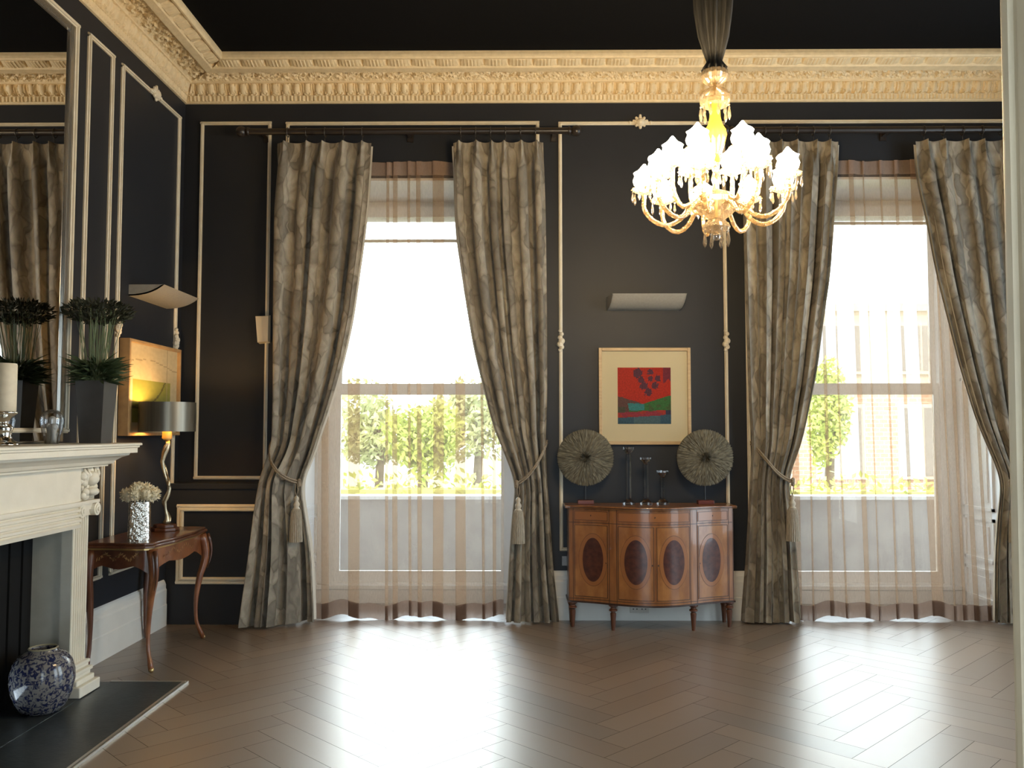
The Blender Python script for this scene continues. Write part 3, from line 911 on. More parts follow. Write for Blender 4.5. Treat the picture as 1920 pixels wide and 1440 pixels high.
def drape_mesh(outer, inner, npl, seed, back=0.0, nu=200, nv=130, ztop=3.812, zbot=0.012, grow=0.0, u0=0.0):
    rr = random.Random(seed)
    ph = [rr.uniform(0, 6.28) for _ in range(8)]
    mb = MB()
    uv = []

    def fn(i, j):
        u = lerp(u0, 1.0, i / (nu - 1))
        tz = j / (nv - 1)
        z = ztop + (zbot - ztop) * tz
        xo, xi = smoothed(outer, z), smoothed(inner, z)
        sgn = 1 if xi > xo else -1
        wd = abs(xi - xo)
        ub = u + 0.020 * sin(2 * pi * u * 2 + ph[0]) + 0.035 * sin(2 * pi * u + ph[1]) * tz
        t = (npl * ub) % 1.0
        head = min(1.0, max(0.0, (z - 3.60) / 0.16))
        ridge = exp(-((t - 0.5) / 0.075) ** 2) * 1.5 - 0.45
        fold = npl * ub
        near_ = fl(fold + 0.5)
        dv = (fold - near_) / 0.17
        deep = (0.75, 2.0, 1.1, 1.9, 0.9, 1.5, 0.8)[int(near_ + seed) % 7]
        wav = 0.55 - deep * exp(-dv * dv) + 0.35 * sin(pi * fold * 1.37 + ph[2] + tz * 1.2) + 0.18 * sin(2 * pi * fold * 2 + ph[3] + tz * 2)
        A = lerp(0.050, 0.030, head)
        tie = exp(-((z - 1.12) / 0.16) ** 2)
        A = A * (1 - 0.25 * tie) + 0.014 * max(0, 1 - z / 1.0)
        y = CY - A * lerp(wav, ridge, head)
        y -= 0.030 * tie * sin(pi * u)
        x = lerp(xo, xi, u) + sgn * grow * max(0.0, (u - 0.94) / 0.06) + sgn * lerp(0.55, 0.2, head) * A * sin(4 * pi * npl * ub) * 0.35
        y += 0.006 * noise.noise((u * 9, z * 2.2, seed))
        y = min(y, 6.816) + (back if back else 0.0)
        if seed == 1:
            k_ = min(1.0, max(0.0, (1.45 - z) / 0.36))
            y -= 0.19 * k_ * k_ * (3 - 2 * k_) * min(1.0, max(0.0, (0.80 - u) / 0.35))
        if j == 0:
            z -= 0.010 * (0.5 + 0.5 * cos(2 * pi * npl * ub))
        z += -0.016 * max(0.0, 1 - tz * 20) * 0
        if tz > 0.97:
            z += 0.010 * (0.5 + 0.5 * wav) * (tz - 0.97) / 0.03
        uv.append((u * 1.55 + seed * 0.37, z))
        return (x, y, z)
    mb.grid(fn, nu, nv, flip=inner[0][1] > outer[0][1])
    mb.uv = uv
    return mb


def set_uv(o, uv):
    me = o.data
    layer = me.uv_layers.new(name='UVMap')
    arr = []
    for lp in me.loops:
        arr += list(uv[lp.vertex_index])
    layer.data.foreach_set('uv', arr)


def curtain(outer, inner, npl, seed, label):
    xm = (outer[-1][1] + inner[-1][1]) / 2
    t = thing('curtain', label, 'curtain', (xm, CY, 0), 'damask curtains')
    mb = drape_mesh(outer, inner, npl, seed)
    o = obj('drape', mb, DAMASK, t, smooth=True)
    set_uv(o, mb.uv)
    ml = drape_mesh(outer, inner, npl, seed, back=0.016, ztop=3.79, zbot=0.03, grow=0.012, u0=0.88, nu=60)
    obj('lining', ml, LINING, t, smooth=True)
    # pinch-pleat hooks under the pole
    return t


curtain(A_OUT, A_IN, 5, 1, 'grey brown damask curtain left of the left window, nearest the dark corner')
curtain(B_OUT, B_IN, 6, 2, 'grey brown damask curtain between the left window and the framed print')
curtain(C_OUT, C_IN, 6, 3, 'grey brown damask curtain between the sideboard and the right window, partly behind the chandelier')
curtain(D_OUT, D_IN, 5, 4, 'grey brown damask curtain on the far right, partly behind the doorway lining')


def pole(x0, x1, ring_x, label, zc=3.905, yc=6.765):
    t = thing('curtain_pole', label, 'curtain pole', ((x0 + x1) / 2, yc, zc), 'curtain poles')
    obj('rod', MB().tube([(x0, yc, zc), (x1, yc, zc)], 0.026, 14), ROD, t, smooth=True, auto=True)
    for s, xe in ((-1, x0), (1, x1)):
        m = MB()
        m.ball((xe + s * 0.055, yc, zc), 0.044, 14, 10)
        m.tube([(xe - s * 0.01, yc, zc), (xe + s * 0.004, yc, zc), (xe + s * 0.012, yc, zc), (xe + s * 0.02, yc, zc)], [0.034, 0.034, 0.024, 0.024], 14)
        obj('finial', m, ROD, t, smooth=True)
    for xb in (x0 + 0.12, (x0 + x1) / 2, x1 - 0.12):
        obj('bracket', MB().box(xb - 0.015, xb + 0.015, yc + 0.02, BY, zc - 0.02, zc + 0.02).box(xb - 0.025, xb + 0.025, BY - 0.015, BY, zc - 0.05, zc + 0.05), ROD, t)
    for xr in ring_x:
        m = MB()
        m.tube([(xr, yc + 0.036 * sin(a * pi / 8), zc - 0.008 + 0.036 * cos(a * pi / 8)) for a in range(16)], 0.0045, 6, closed=True)
        m.tube([(xr, yc, zc - 0.044), (xr, yc, zc - 0.082)], 0.003, 5)
        obj('ring', m, RING, t, smooth=True)


def ring_row(a, b, n=6):
    return [lerp(a, b, (k + 0.5) / n) for k in range(n)]


pole(-2.19, 0.40, ring_row(-1.945, -1.191, 5) + ring_row(-0.534, 0.187), 'dark wooden curtain pole with ball finials over the left window')
pole(1.70, 4.22, ring_row(1.77, 2.547) + ring_row(3.159, 3.93, 5), 'dark wooden curtain pole over the right window')


# sheers: flat cloth with Z-folds laid into it at uneven places
SHEERT = cloth_veil('sheer_header', 0.80, (0.95, 0.86, 0.8), (0.56, 0.42, 0.34))


def sheer(x0t, x1t, x0b, x1b, folds, seed, label):
    rr = random.Random(seed)
    ph = [rr.uniform(0, 6.28) for _ in range(6)]
    wid = abs(x1b - x0b)
    prm = []                                           # (u, layer y)
    u = 0.0
    for (c, w) in folds:
        w /= wid
        a, b = c - w / 2, c + w / 2
        n_ = max(3, int((b - u) * 70))
        for k in range(n_):
            prm.append((lerp(u, b, k / n_), 0.0))
        e = min(0.22 * w, 0.004 / wid)
        prm += [(b - e * 0.3, -0.001), (b, -0.004), (b - e * 0.3, -0.007)]
        for k in range(1, 5):
            prm.append((lerp(b, a, k / 5), -0.0085 - 0.003 * k / 5))
        prm += [(a + e * 0.3, -0.012), (a, -0.015), (a + e * 0.3, -0.018)]
        for k in range(1, 5):
            prm.append((lerp(a, b, k / 5), -0.0195))
        prm += [(b + 0.15 * w, -0.017), (b + 0.5 * w, -0.006)]
        u = b + 0.8 * w
    n_ = max(3, int((1 - u) * 70))
    for k in range(n_ + 1):
        prm.append((lerp(u, 1.0, k / n_), 0.0))
    # drift so that no two folds hang quite alike

    def pos(u, yl, z):
        tz = (3.69 - z) / 3.69
        amp = 0.35 + 0.65 * min(1.0, tz * 3)
        y = 6.876 + yl * (0.8 + 0.3 * tz) + amp * (0.006 * sin(u * 23 + ph[0] + tz * 0.8) + 0.004 * sin(u * 51 + ph[1]))
        x = lerp(lerp(x0t, x0b, tz), lerp(x1t, x1b, tz), u)
        x += 0.012 * sin(u * 17 + ph[4] + 2.2 * tz) * tz
        return x, min(y, 6.887)

    def make(z0, z1, nv, wob0, wob1, yo=0.0):
        mb = MB()

        def fn(i, j):
            u, yl = prm[i]
            t = j / (nv - 1)
            z = lerp(z0, z1, t)
            x, y = pos(u, yl, z)
            w = 0.016 * sin(u * 15 + ph[2]) + 0.010 * sin(u * 37 + ph[3])
            return (x, y + yo, z + w * lerp(wob0, wob1, t))
        return mb.grid(fn, len(prm), nv)
    t = thing('sheer_curtain', label, 'sheer curtain', ((x0b + x1b) / 2, 6.872, 0), 'sheer curtains')
    obj('veil', make(3.69, 0.135, 50, 0.25, 1.0), SHEER, t, smooth=True)
    obj('hem', make(0.135, 0.016, 4, 1.0, 1.0), SHEERH, t, smooth=True)
    obj('header_tape', make(3.688, 3.575, 4, 0.25, 0.1, -0.003), SHEERT, t, smooth=True)
    obj('track', MB().box(min(x0t, x0b), max(x1t, x1b), 6.8785, 6.8895, 3.665, 3.69), ROD, t)


FOLD1 = [(0.055, 0.05), (0.20, 0.095), (0.385, 0.022), (0.425, 0.035), (0.497, 0.02), (0.548, 0.034), (0.655, 0.09), (0.775, 0.075), (0.885, 0.02), (0.945, 0.03)]
FOLD2 = [(0.035, 0.065), (0.115, 0.02), (0.205, 0.03), (0.265, 0.018), (0.365, 0.045), (0.43, 0.016), (0.52, 0.022), (0.60, 0.03), (0.705, 0.095), (0.79, 0.02), (0.84, 0.03), (0.90, 0.05), (0.96, 0.03)]
sheer(-1.66, -0.14, -1.625, -0.125, FOLD1, 11, 'thin brown sheer curtain hanging in the left window')
sheer(2.125, 3.66, 2.14, 3.775, FOLD2, 12, 'thin brown sheer curtain hanging in the right window')


# tiebacks: twin rope with a tassel
def tieback(hook, low, label, push=0.0):
    """hook and low: (x, z) of the rope's ends on the outer and inner edge"""
    hx, hz = hook
    lx, lz = low
    s = 1 if lx > hx else -1
    t = thing('curtain_tieback', label, 'tieback', (lx, 6.62, lz - 0.5), 'rope tiebacks')
    for off in (0.0, 0.018):
        pts = []
        for k in range(17):
            q = k / 16
            x = lerp(hx - s * 0.012, lx + s * 0.012, q)
            z = lerp(hz, lz, q ** 0.9) - off - 0.05 * sin(pi * q)
            y = 6.862 - 0.222 * sin(pi * min(1.0, q * 1.25 + 0.02)) ** 0.55 if q < 0.45 else 6.64 + 0.02 * (q - 0.45)
            y -= push * sin(pi * min(1.0, q * 1.08)) ** 0.8
            pts.append((x, y, z))
        obj('rope', MB().tube(pts, 0.0075, 7), ROPE, t, smooth=True)
    m = MB()
    for k in range(-1, 3):
        m.ball((lx + s * 0.004, 6.64, lz - 0.012 * k), 0.016, 8, 6)
    obj('rope_knot', m, ROPE, t, smooth=True)
    tx, ty, tz = lx - s * 0.01, 6.618, lz
    m = MB().tube([(tx - 0.006, ty, tz - 0.01), (tx - 0.012, ty, tz - 0.06), (tx, ty, tz - 0.11)], 0.004, 6)
    m.tube([(tx + 0.006, ty, tz - 0.01), (tx + 0.012, ty, tz - 0.06), (tx, ty, tz - 0.11)], 0.004, 6)
    obj('tassel_cord', m, ROPE, t, smooth=True)
    obj('tassel_bead', MB().lathe([(0.003, tz - 0.10), (0.017, tz - 0.115), (0.02, tz - 0.13), (0.013, tz - 0.145), (0.024, tz - 0.16), (0.026, tz - 0.175), (0.018, tz - 0.19), (0.026, tz - 0.198), (0.03, tz - 0.206)][::-1], tx, ty, 14), BEAD, t, smooth=True)
    prof = [(0.050, tz - 0.455), (0.048, tz - 0.40), (0.044, tz - 0.32), (0.040, tz - 0.25), (0.036, tz - 0.218), (0.028, tz - 0.205)]
    obj('tassel_skirt', MB().lathe(prof, tx, ty, 44, lobes=22, depth=0.05), TASSEL, t)


tieback((-1.962, 1.42), (-1.712, 1.10), 'beige rope and tassel tieback on the curtain nearest the dark corner', push=0.15)
tieback((0.205, 1.42), (-0.022, 1.09), 'beige rope and tassel tieback on the curtain left of the feather disc')
tieback((1.842, 1.41), (2.098, 1.11), 'beige rope and tassel tieback on the curtain right of the sideboard')
tieback((3.985, 1.42), (3.775, 1.10), 'beige rope and tassel tieback on the curtain at the far right')

# ================================================================== CORNER BOX (panelled)
t = thing('radiator_cover', 'dark panelled radiator box with a cream moulding frame in the corner', 'radiator cover', (-2.3, BY - 0.1, 0))
obj('body', MB().box(LX + 0.001, -1.985, BY - 0.20, BY - 0.001, 0.0, 1.045), WALL, t)
obj('ledge', MB().box(LX + 0.001, -1.975, BY - 0.215, BY - 0.001, 1.045, 1.085), WALL, t)
m = MB()


def on_box(u, d, z):
    return (u, BY - 0.20 - d, z)


frame_strips(m, on_box, -2.655, -2.005, 0.325, 0.91, 0.030, 0.016)
frame_strips(m, on_box, -2.628, -2.032, 0.352, 0.883, 0.024, 0.024)
obj('panel_moulding', m, CREAM, t)

# small box on the wall
t = thing('wall_speaker', 'small cream box fixed to the dark wall beside the left curtain', 'speaker', (-2.06, BY - 0.03, 2.20))
m = MB()
m.add([(-2.127, BY - 0.004, 2.425), (-2.02, BY - 0.004, 2.432), (-2.02, BY - 0.004, 2.206), (-2.106, BY - 0.004, 2.198),
       (-2.122, BY - 0.075, 2.415), (-2.025, BY - 0.055, 2.420), (-2.025, BY - 0.055, 2.215), (-2.103, BY - 0.075, 2.207)],
      [(0, 3, 2, 1), (4, 5, 6, 7), (0, 1, 5, 4), (1, 2, 6, 5), (2, 3, 7, 6), (3, 0, 4, 7)])
obj('case', m, PLATE, t)
obj('back_plate', MB().box(-2.125, -2.022, BY - 0.004, BY - 0.0005, 2.21, 2.42), PLATE, t)

# ================================================================== FIREPLACE
t = thing('fireplace', 'cream classical fireplace with fluted pilasters on the left wall', 'fireplace', (LX + 0.15, 4.10, 0))
FP = t
FCY = 4.10
YE = 5.00                                             # outer side of the surround
# shelf with moulded edge, runs along y
sh = MB()
prof = [(0.0, 1.425), (0.452, 1.425), (0.452, 1.412), (0.444, 1.408), (0.444, 1.400), (0.436, 1.392), (0.436, 1.372), (0.0, 1.372)]
yE = 5.205


def mantel_prism(mb, prof, ye, ret=True):
    """prof (d, z) swept along the wall, returned on both ends with the same projection beyond YE"""
    dmax = max(p for p, z in prof)
    k = len(prof)
    rows = []
    for (p, z) in prof:
        over = ye - (dmax - p)
        rows.append([(LX, 2 * FCY - over, z), (LX + p, 2 * FCY - over, z), (LX + p, over, z), (LX, over, z)])
    vs = [q for r_ in rows for q in r_]
    fs = []
    for a in range(k - 1):
        for c in range(3):
            fs.append((a * 4 + c, (a + 1) * 4 + c, (a + 1) * 4 + c + 1, a * 4 + c + 1))
    fs.append((0, 1, 2, 3)); fs.append(tuple((k - 1) * 4 + c for c in (3, 2, 1, 0)))
    mb.add(vs, fs)
    return mb


obj('shelf', mantel_prism(MB(), [(0.446, 1.425), (0.452, 1.421), (0.452, 1.411), (0.441, 1.408), (0.441, 1.399), (0.432, 1.394), (0.432, 1.366)], yE), MANTEL, FP)
obj('shelf_moulding', mantel_prism(MB(), [(0.405, 1.366), (0.40, 1.352), (0.37, 1.340), (0.345, 1.322), (0.335, 1.305), (0.315, 1.298), (0.315, 1.290)], yE - 0.055), MANTEL, FP)
FX = LX + 0.275
obj('frieze', MB().box(LX + 0.001, FX, 2 * FCY - 4.83, 4.83, 1.10, 1.292), MANTEL, FP)
ar = MB()
apts = [(LX + 0.001, 1.10), (FX + 0.022, 1.10), (FX + 0.022, 1.082)]
for k in range(4):
    z = 1.075 - k * 0.028
    apts += [(FX + 0.020, z), (FX + 0.006, z - 0.006), (FX + 0.006, z - 0.010), (FX + 0.020, z - 0.016)]
apts += [(FX + 0.014, 0.955), (LX + 0.001, 0.955)]
ar.prism_axis(apts, 2 * FCY - 4.81, 4.81, 'y')
obj('architrave', ar, MANTEL, FP)
for sy in (1, -1):
    def yy(v):
        return FCY + sy * (v - FCY)
    # fluted shaft
    y0, y1 = 4.82, 4.985
    xs = LX + 0.245
    outl = []
    nfl = 6
    for k in range(nfl):
        a = lerp(y0 + 0.012, y1 - 0.012, k / nfl)
        b = lerp(y0 + 0.012, y1 - 0.012, (k + 1) / nfl)
        w_ = b - a
        outl += [(xs, a + w_ * 0.16), (xs - 0.010, a + w_ * 0.28), (xs - 0.014, (a + b) / 2), (xs - 0.010, b - w_ * 0.28), (xs, b - w_ * 0.16)]
    pts = [(xs - 0.05, y0), (xs, y0)] + outl + [(xs, y1), (xs - 0.05, y1)]
    pts = [(x, yy(y)) for x, y in pts]
    if sy > 0:
        pts = pts
    shaft = obj('pilaster', MB().prism(pts if sy > 0 else pts[::-1], 0.185, 1.02), MANTEL, FP)
    # base: plinth and rings
    m = MB()
    a, b = sorted((yy(4.80), yy(5.03)))
    m.box(LX + 0.001, LX + 0.315, a, b, 0.0155, 0.075)
    a2, b2 = sorted((yy(4.805), yy(5.012)))
    for (e, z0, z1) in ((0.292, 0.075, 0.105), (0.272, 0.105, 0.128), (0.285, 0.128, 0.150), (0.262, 0.150, 0.168), (0.270, 0.168, 0.188)):
        m.box(LX + 0.05, LX + e, a2 + (0.305 - e) * 0.3, b2 - (0.305 - e) * 0.3, z0, z1)
    obj('pilaster_base', m, MANTEL, shaft, bevel=0.006)
    # capital with volutes
    m = MB()
    a, b = sorted((yy(4.80), yy(5.02)))
    m.box(LX + 0.06, LX + 0.292, a, b, 1.082, 1.10)
    m.box(LX + 0.10, LX + 0.272, a + 0.02, b - 0.02, 1.045, 1.082)
    for yv in (a + 0.026, b - 0.026):
        for rr_, ex in ((0.038, 0.292), (0.026, 0.298), (0.012, 0.304)):
            m.tube([(LX + 0.16, yv, 1.045), (LX + ex, yv, 1.045)], rr_, 18)
    m.box(LX + 0.10, LX + 0.262, a + 0.03, b - 0.03, 1.012, 1.045)
    obj('capital', m, MANTEL, shaft)
    # carved block above the capital
    m = MB()
    a, b = sorted((yy(4.83), yy(5.01)))
    m.box(LX + 0.001, LX + 0.262, a, b, 1.10, 1.292)
    ym = (a + b) / 2
    rb = random.Random(5)
    for k in range(46):
        q = rb.random()
        m.ball((LX + 0.262 + rb.uniform(-0.004, 0.018), ym + rb.uniform(-0.075, 0.075), 1.12 + 0.155 * q), rb.uniform(0.012, 0.026), 8, 6)
    m.ball((LX + 0.29, ym, 1.225), 0.042, 12, 8)
    m.ball((LX + 0.30, ym, 1.150), 0.03, 12, 8, (1, 1.5, 0.8))
    for k in range(5):
        m.tube([(LX + 0.27, ym + (k - 2) * 0.018, 1.18), (LX + 0.295, ym + (k - 2) * 0.032, 1.25), (LX + 0.285, ym + (k - 2) * 0.04, 1.285)], [0.012, 0.014, 0.005], 7)
    obj('carved_block', m, MANTEL, FP, smooth=True)
    # grey cheek behind the pilaster
    m = MB()
    a, b = sorted((yy(4.828), yy(4.98)))
    m.box(LX + 0.001, xs - 0.05, a, b, 0.0155, 1.10)
    obj('cheek', m, MANTELGREY, FP)
    m = MB()
    a, b = sorted((yy(4.8135), yy(4.8275)))
    m.box(xs - 0.062, xs - 0.002, a, b, 0.0155, 1.0)
    obj('cheek_bead', m, MANTELGREY, FP)
# black insert with a recess
m = MB()
a, b = 2 * FCY - 4.828, 4.828
x_ = LX + 0.012
m.box(LX + 0.0005, x_, a, FB[0], 0.0155, 0.98).box(LX + 0.0005, x_, FB[1], b, 0.0155, 0.98).box(LX + 0.0005, x_, FB[0], FB[1], FB[2], 0.98)
for yk in (FB[0] - 0.015, FB[1] + 0.015):
    m.box(x_, x_ + 0.018, yk - 0.012, yk + 0.012, 0.02, 0.97)
m.box(x_, x_ + 0.012, FB[1] + 0.12, FB[1] + 0.14, 0.02, 0.95)
m.box(x_, x_ + 0.012, FB[1] + 0.24, FB[1] + 0.255, 0.02, 0.95)
m.box(LX - 0.29, LX - 0.27, FB[0], FB[1], 0, FB[2]).box(LX - 0.29, LX, FB[0] + 0.0005, FB[0] + 0.01, 0, FB[2]).box(LX - 0.29, LX, FB[1] - 0.01, FB[1] - 0.0005, 0, FB[2])
m.box(LX - 0.29, LX, FB[0], FB[1], FB[2] - 0.01, FB[2] - 0.0005)
obj('fire_insert', m, IRON, FP)

# hearth
t = thing('hearth', 'dark slate hearth slab edged with a pale metal strip', 'hearth', (LX + 0.39, 4.10, 0))
obj('slab', MB().box(LX + 0.001, -2.0, 3.06, 5.14, 0.0005, 0.012), SLATE, t)
obj('inner_slab', MB().box(LX + 0.001, -2.44, 3.40, 4.80, 0.012, 0.015), SLATE, t)
m = MB().box(-2.0, -1.985, 3.04, 5.16, 0.0005, 0.014).box(-1.978, -1.972, 3.04, 5.166, 0.0005, 0.013)
m.box(LX + 0.32, -2.0, 5.14, 5.16, 0.0005, 0.014).box(LX + 0.32, -2.0, 3.04, 3.06, 0.0005, 0.014)
obj('edge_strip', m, STEEL, t)

# jar on the hearth
vc = (-2.535, 4.60)
t = thing('ginger_jar', 'round blue and white porcelain jar on the hearth', 'jar', (vc[0], vc[1], 0.0155))
prof = [(0.085, 0.0155), (0.10, 0.022), (0.125, 0.06), (0.148, 0.115), (0.158, 0.175), (0.156, 0.225), (0.142, 0.275), (0.115, 0.312), (0.082, 0.330), (0.070, 0.336), (0.072, 0.345), (0.066, 0.345), (0.062, 0.335), (0.075, 0.318), (0.1, 0.29)]
obj('jar_body', MB().lathe(prof, vc[0], vc[1], 40), VASEM, t, smooth=True)
obj('jar_rim', MB().tube([(vc[0] + 0.068 * cos(k * pi / 16), vc[1] + 0.068 * sin(k * pi / 16), 0.345) for k in range(32)], 0.005, 6, closed=True),
    mat('jar_rim_glaze', (0.30, 0.27, 0.17), 0.4), t, smooth=True)

# mirror
t = thing('overmantel_mirror', 'tall mirror in a thin silver frame above the mantel shelf', 'mirror', (LX + 0.01, 4.1, 1.43))
obj('mirror_glass', MB().box(LX + 0.002, LX + 0.012, 3.165, 5.055, 1.44, 3.93), MIRROR, t)
m = MB()
for (u0, u1, z0, z1) in ((3.125, 3.165, 1.43, 3.97), (5.055, 5.095, 1.43, 3.97), (3.165, 5.055, 3.93, 3.97), (3.165, 5.055, 1.43, 1.44)):
    m.box(LX + 0.001, LX + 0.026, u0, u1, z0, z1)
obj('mirror_frame', m, MIRFRAME, t, bevel=0.005)

# ------------------------------------------------------------------ on the mantel shelf
ZS = 1.4255
# planter with tall grass bundle
px_, py_ = -2.50, 5.03
t = thing('potted_grass', 'tall tapered dark planter with bundled dark grass on the mantel end', 'plant', (px_, py_, ZS))
m = MB()
hb, ht, H = 0.064, 0.085, 0.365
hin = 0.074
vs = []
for (h_, z) in ((hb, ZS), (ht, ZS + H), (hin, ZS + H), (hin - 0.004, ZS + H - 0.05)):
    vs += [(px_ - h_, py_ - h_, z), (px_ + h_, py_ - h_, z), (px_ + h_, py_ + h_, z), (px_ - h_, py_ + h_, z)]
fs = [(3, 2, 1, 0), (12, 13, 14, 15)]
for k in range(3):
    for i in range(4):
        j = (i + 1) % 4
        fs.append((k * 4 + i, k * 4 + j, k * 4 + 4 + j, k * 4 + 4 + i))
m.add(vs, fs)
obj('planter', m, POTM, t)
rp = random.Random(21)
m = MB()
for k in range(560):
    a = rp.uniform(0, 2 * pi)
    r0 = rp.uniform(0.01, 0.07)
    L = rp.uniform(0.05, 0.15)
    up = rp.uniform(-0.35, 0.9)
    z0 = ZS + H + rp.uniform(-0.01, 0.10)
    p0 = Vector((px_ + r0 * cos(a), py_ + r0 * sin(a), z0))
    p1 = p0 + Vector((cos(a) * L, sin(a) * L, up * L * 0.7))
    if p1.x < LX + 0.03:
        p1.x = LX + 0.03
    m.blade(p0, p1, rp.uniform(0.004, 0.010), bend=rp.uniform(0, 0.015))
obj('foliage', m, LEAFD, t)
m = MB()
for k in range(52):
    a = rp.uniform(0, 2 * pi)
    r0 = 0.088 * sqrt(rp.random())
    r1 = r0 * rp.uniform(1.2, 1.9)
    b = a + rp.uniform(-0.3, 0.3)
    m.tube([(px_ + r0 * cos(a) * 0.8, py_ + r0 * sin(a) * 0.8, ZS + H - 0.03), (px_ + r0 * cos(a), py_ + r0 * sin(a), ZS + H + 0.16), (px_ + r1 * cos(b), py_ + r1 * sin(b), ZS + 0.78)], 0.0017, 4)
obj('stems', m, STEMM, t)
m = MB()
for k in range(1300):
    a = rp.uniform(0, 2 * pi)
    rr_ = sqrt(rp.random())
    hz = rp.uniform(-1, 1)
    r0 = 0.185 * rr_ * sqrt(max(0.05, 1 - hz * hz * 0.8))
    c = Vector((px_ + r0 * cos(a), py_ + r0 * sin(a), ZS + 0.755 + 0.062 * hz + 0.02 * rr_))
    d = Vector((cos(a) * rr_ + rp.uniform(-.5, .5), sin(a) * rr_ + rp.uniform(-.5, .5), rp.uniform(-0.2, 1.1))).normalized() * rp.uniform(0.02, 0.045)
    c.x = max(c.x, LX + 0.05)
    m.blade(c, c + d, rp.uniform(0.004, 0.008))
obj('seed_heads', m, HEADM, t)

# glass ornament
gx_, gy_ = -2.60, 4.74
t = thing('glass_ornament', 'clear egg shaped glass ornament with a pale figure inside on the mantel', 'ornament', (gx_, gy_, ZS))
prof = [(0.036, ZS), (0.040, ZS + 0.02), (0.050, ZS + 0.06), (0.058, ZS + 0.10), (0.062, ZS + 0.128), (0.058, ZS + 0.155), (0.045, ZS + 0.176), (0.024, ZS + 0.187), (0.004, ZS + 0.19)]
obj('glass_shell', MB().lathe(prof, gx_, gy_, 32), clear_mat('thick_clear_glass', (0.94, 0.95, 0.96), gloss=0.08, rough=0.01), t, smooth=True)
m = MB().lathe([(0.026, ZS + 0.002), (0.022, ZS + 0.05), (0.028, ZS + 0.085), (0.03, ZS + 0.10), (0.016, ZS + 0.112)], gx_, gy_, 16)
m.ball((gx_, gy_, ZS + 0.128), 0.024, 12, 8, (1, 1, 1.1)).ball((gx_ + 0.016, gy_ - 0.012, ZS + 0.095), 0.018, 10, 8).ball((gx_ - 0.014, gy_ - 0.012, ZS + 0.10), 0.018, 10, 8)
m.tube([(gx_ + 0.012, gy_ - 0.02, ZS + 0.09), (gx_ + 0.018, gy_ - 0.026, ZS + 0.05), (gx_ + 0.014, gy_ - 0.024, ZS + 0.004)], [0.011, 0.009, 0.010], 8)
obj('frosted_figure', m, mat('frosted_glass_figure', (0.45, 0.46, 0.45), 0.5), t, smooth=True)

# candlestick and candle at the frame's left edge
kx, ky = -2.525, 4.17
t = thing('candlestick', 'turned silver candlestick at the left end of the mantel in view', 'candlestick', (kx, ky, ZS))
prof = [(0.072, ZS), (0.072, ZS + 0.008), (0.060, ZS + 0.018), (0.044, ZS + 0.026), (0.034, ZS + 0.05), (0.038, ZS + 0.07), (0.044, ZS + 0.085), (0.036, ZS + 0.098), (0.022, ZS + 0.106), (0.020, ZS + 0.115), (0.028, ZS + 0.128), (0.034, ZS + 0.140), (0.050, ZS + 0.150), (0.060, ZS + 0.158), (0.060, ZS + 0.166), (0.004, ZS + 0.166)]
obj('stick', MB().lathe(prof, kx, ky, 32), MERC, t, smooth=True)
t2 = thing('pillar_candle', 'ivory pillar candle standing on the silver candlestick', 'candle', (kx, ky, ZS + 0.1665))
zc = ZS + 0.1665
obj('wax', MB().lathe([(0.050, zc), (0.0525, zc + 0.004), (0.0525, zc + 0.228), (0.049, zc + 0.236), (0.03, zc + 0.234), (0.004, zc + 0.230)], kx, ky, 32), WAX, t2, smooth=True, auto=True)
obj('wick', MB().tube([(kx, ky, zc + 0.229), (kx + 0.003, ky, zc + 0.243)], 0.0016, 5), IRON, t2)


# ================================================================== WALL LIGHTS
def wall_light(f, u0, u1, z0, z1, depth, label, slant=0.0):
    c = f((u0 + u1) / 2, 0, z0)
    t = thing('wall_light', label, 'wall light', c, 'plaster wall lights')
    m = MB()
    sec = []
    nseg = 12
    for k in range(nseg + 1):
        q = k / nseg
        sec.append((depth * (q ** 0.8), z0 + (z1 - z0) * (0.18 * q + 0.82 * q ** 2.3)))
    inner = [(max(0.0, d - 0.004), z + 0.010) for d, z in sec[::-1]]
    inner[0] = (depth - 0.006, z1)
    ring = sec + inner
    k = len(ring)

    def end(u, s):
        return [f(u + s * (d / depth) * slant, d + 0.0005, z) for d, z in ring]
    A, B = end(u0, 1), end(u1, 1)
    m.add(A + B, [(i, (i + 1) % k, (i + 1) % k + k, i + k) for i in range(k)] + [tuple(range(k)), tuple(range(2 * k - 1, k - 1, -1))])
    obj('trough', m, SCONCE, t, auto=False)
    m = MB()
    for ue in (u0, u1):
        pts = [(ue + (d / depth) * slant, d, z) for d, z in sec] + [(ue, 0.0, z1)]
        w_ = 0.006 if ue == u0 else -0.006
        A = [f(a, b + 0.0005, z) for a, b, z in pts]
        B = [f(a + w_, b + 0.0005, z) for a, b, z in pts]
        q = len(pts)
        m.add(A + B, [(i, (i + 1) % q, (i + 1) % q + q, i + q) for i in range(q)] + [tuple(range(q)), tuple(range(2 * q - 1, q - 1, -1))])
    obj('end_plate', m, SCONCE, t)


wall_light(on_left, 5.95, 6.60, 2.445, 2.525, 0.25, 'curved plaster wall light above the gilded picture')
wall_light(on_back, 0.70, 1.285, 2.465, 2.575, 0.20, 'curved plaster wall light above the framed print', slant=0.03)


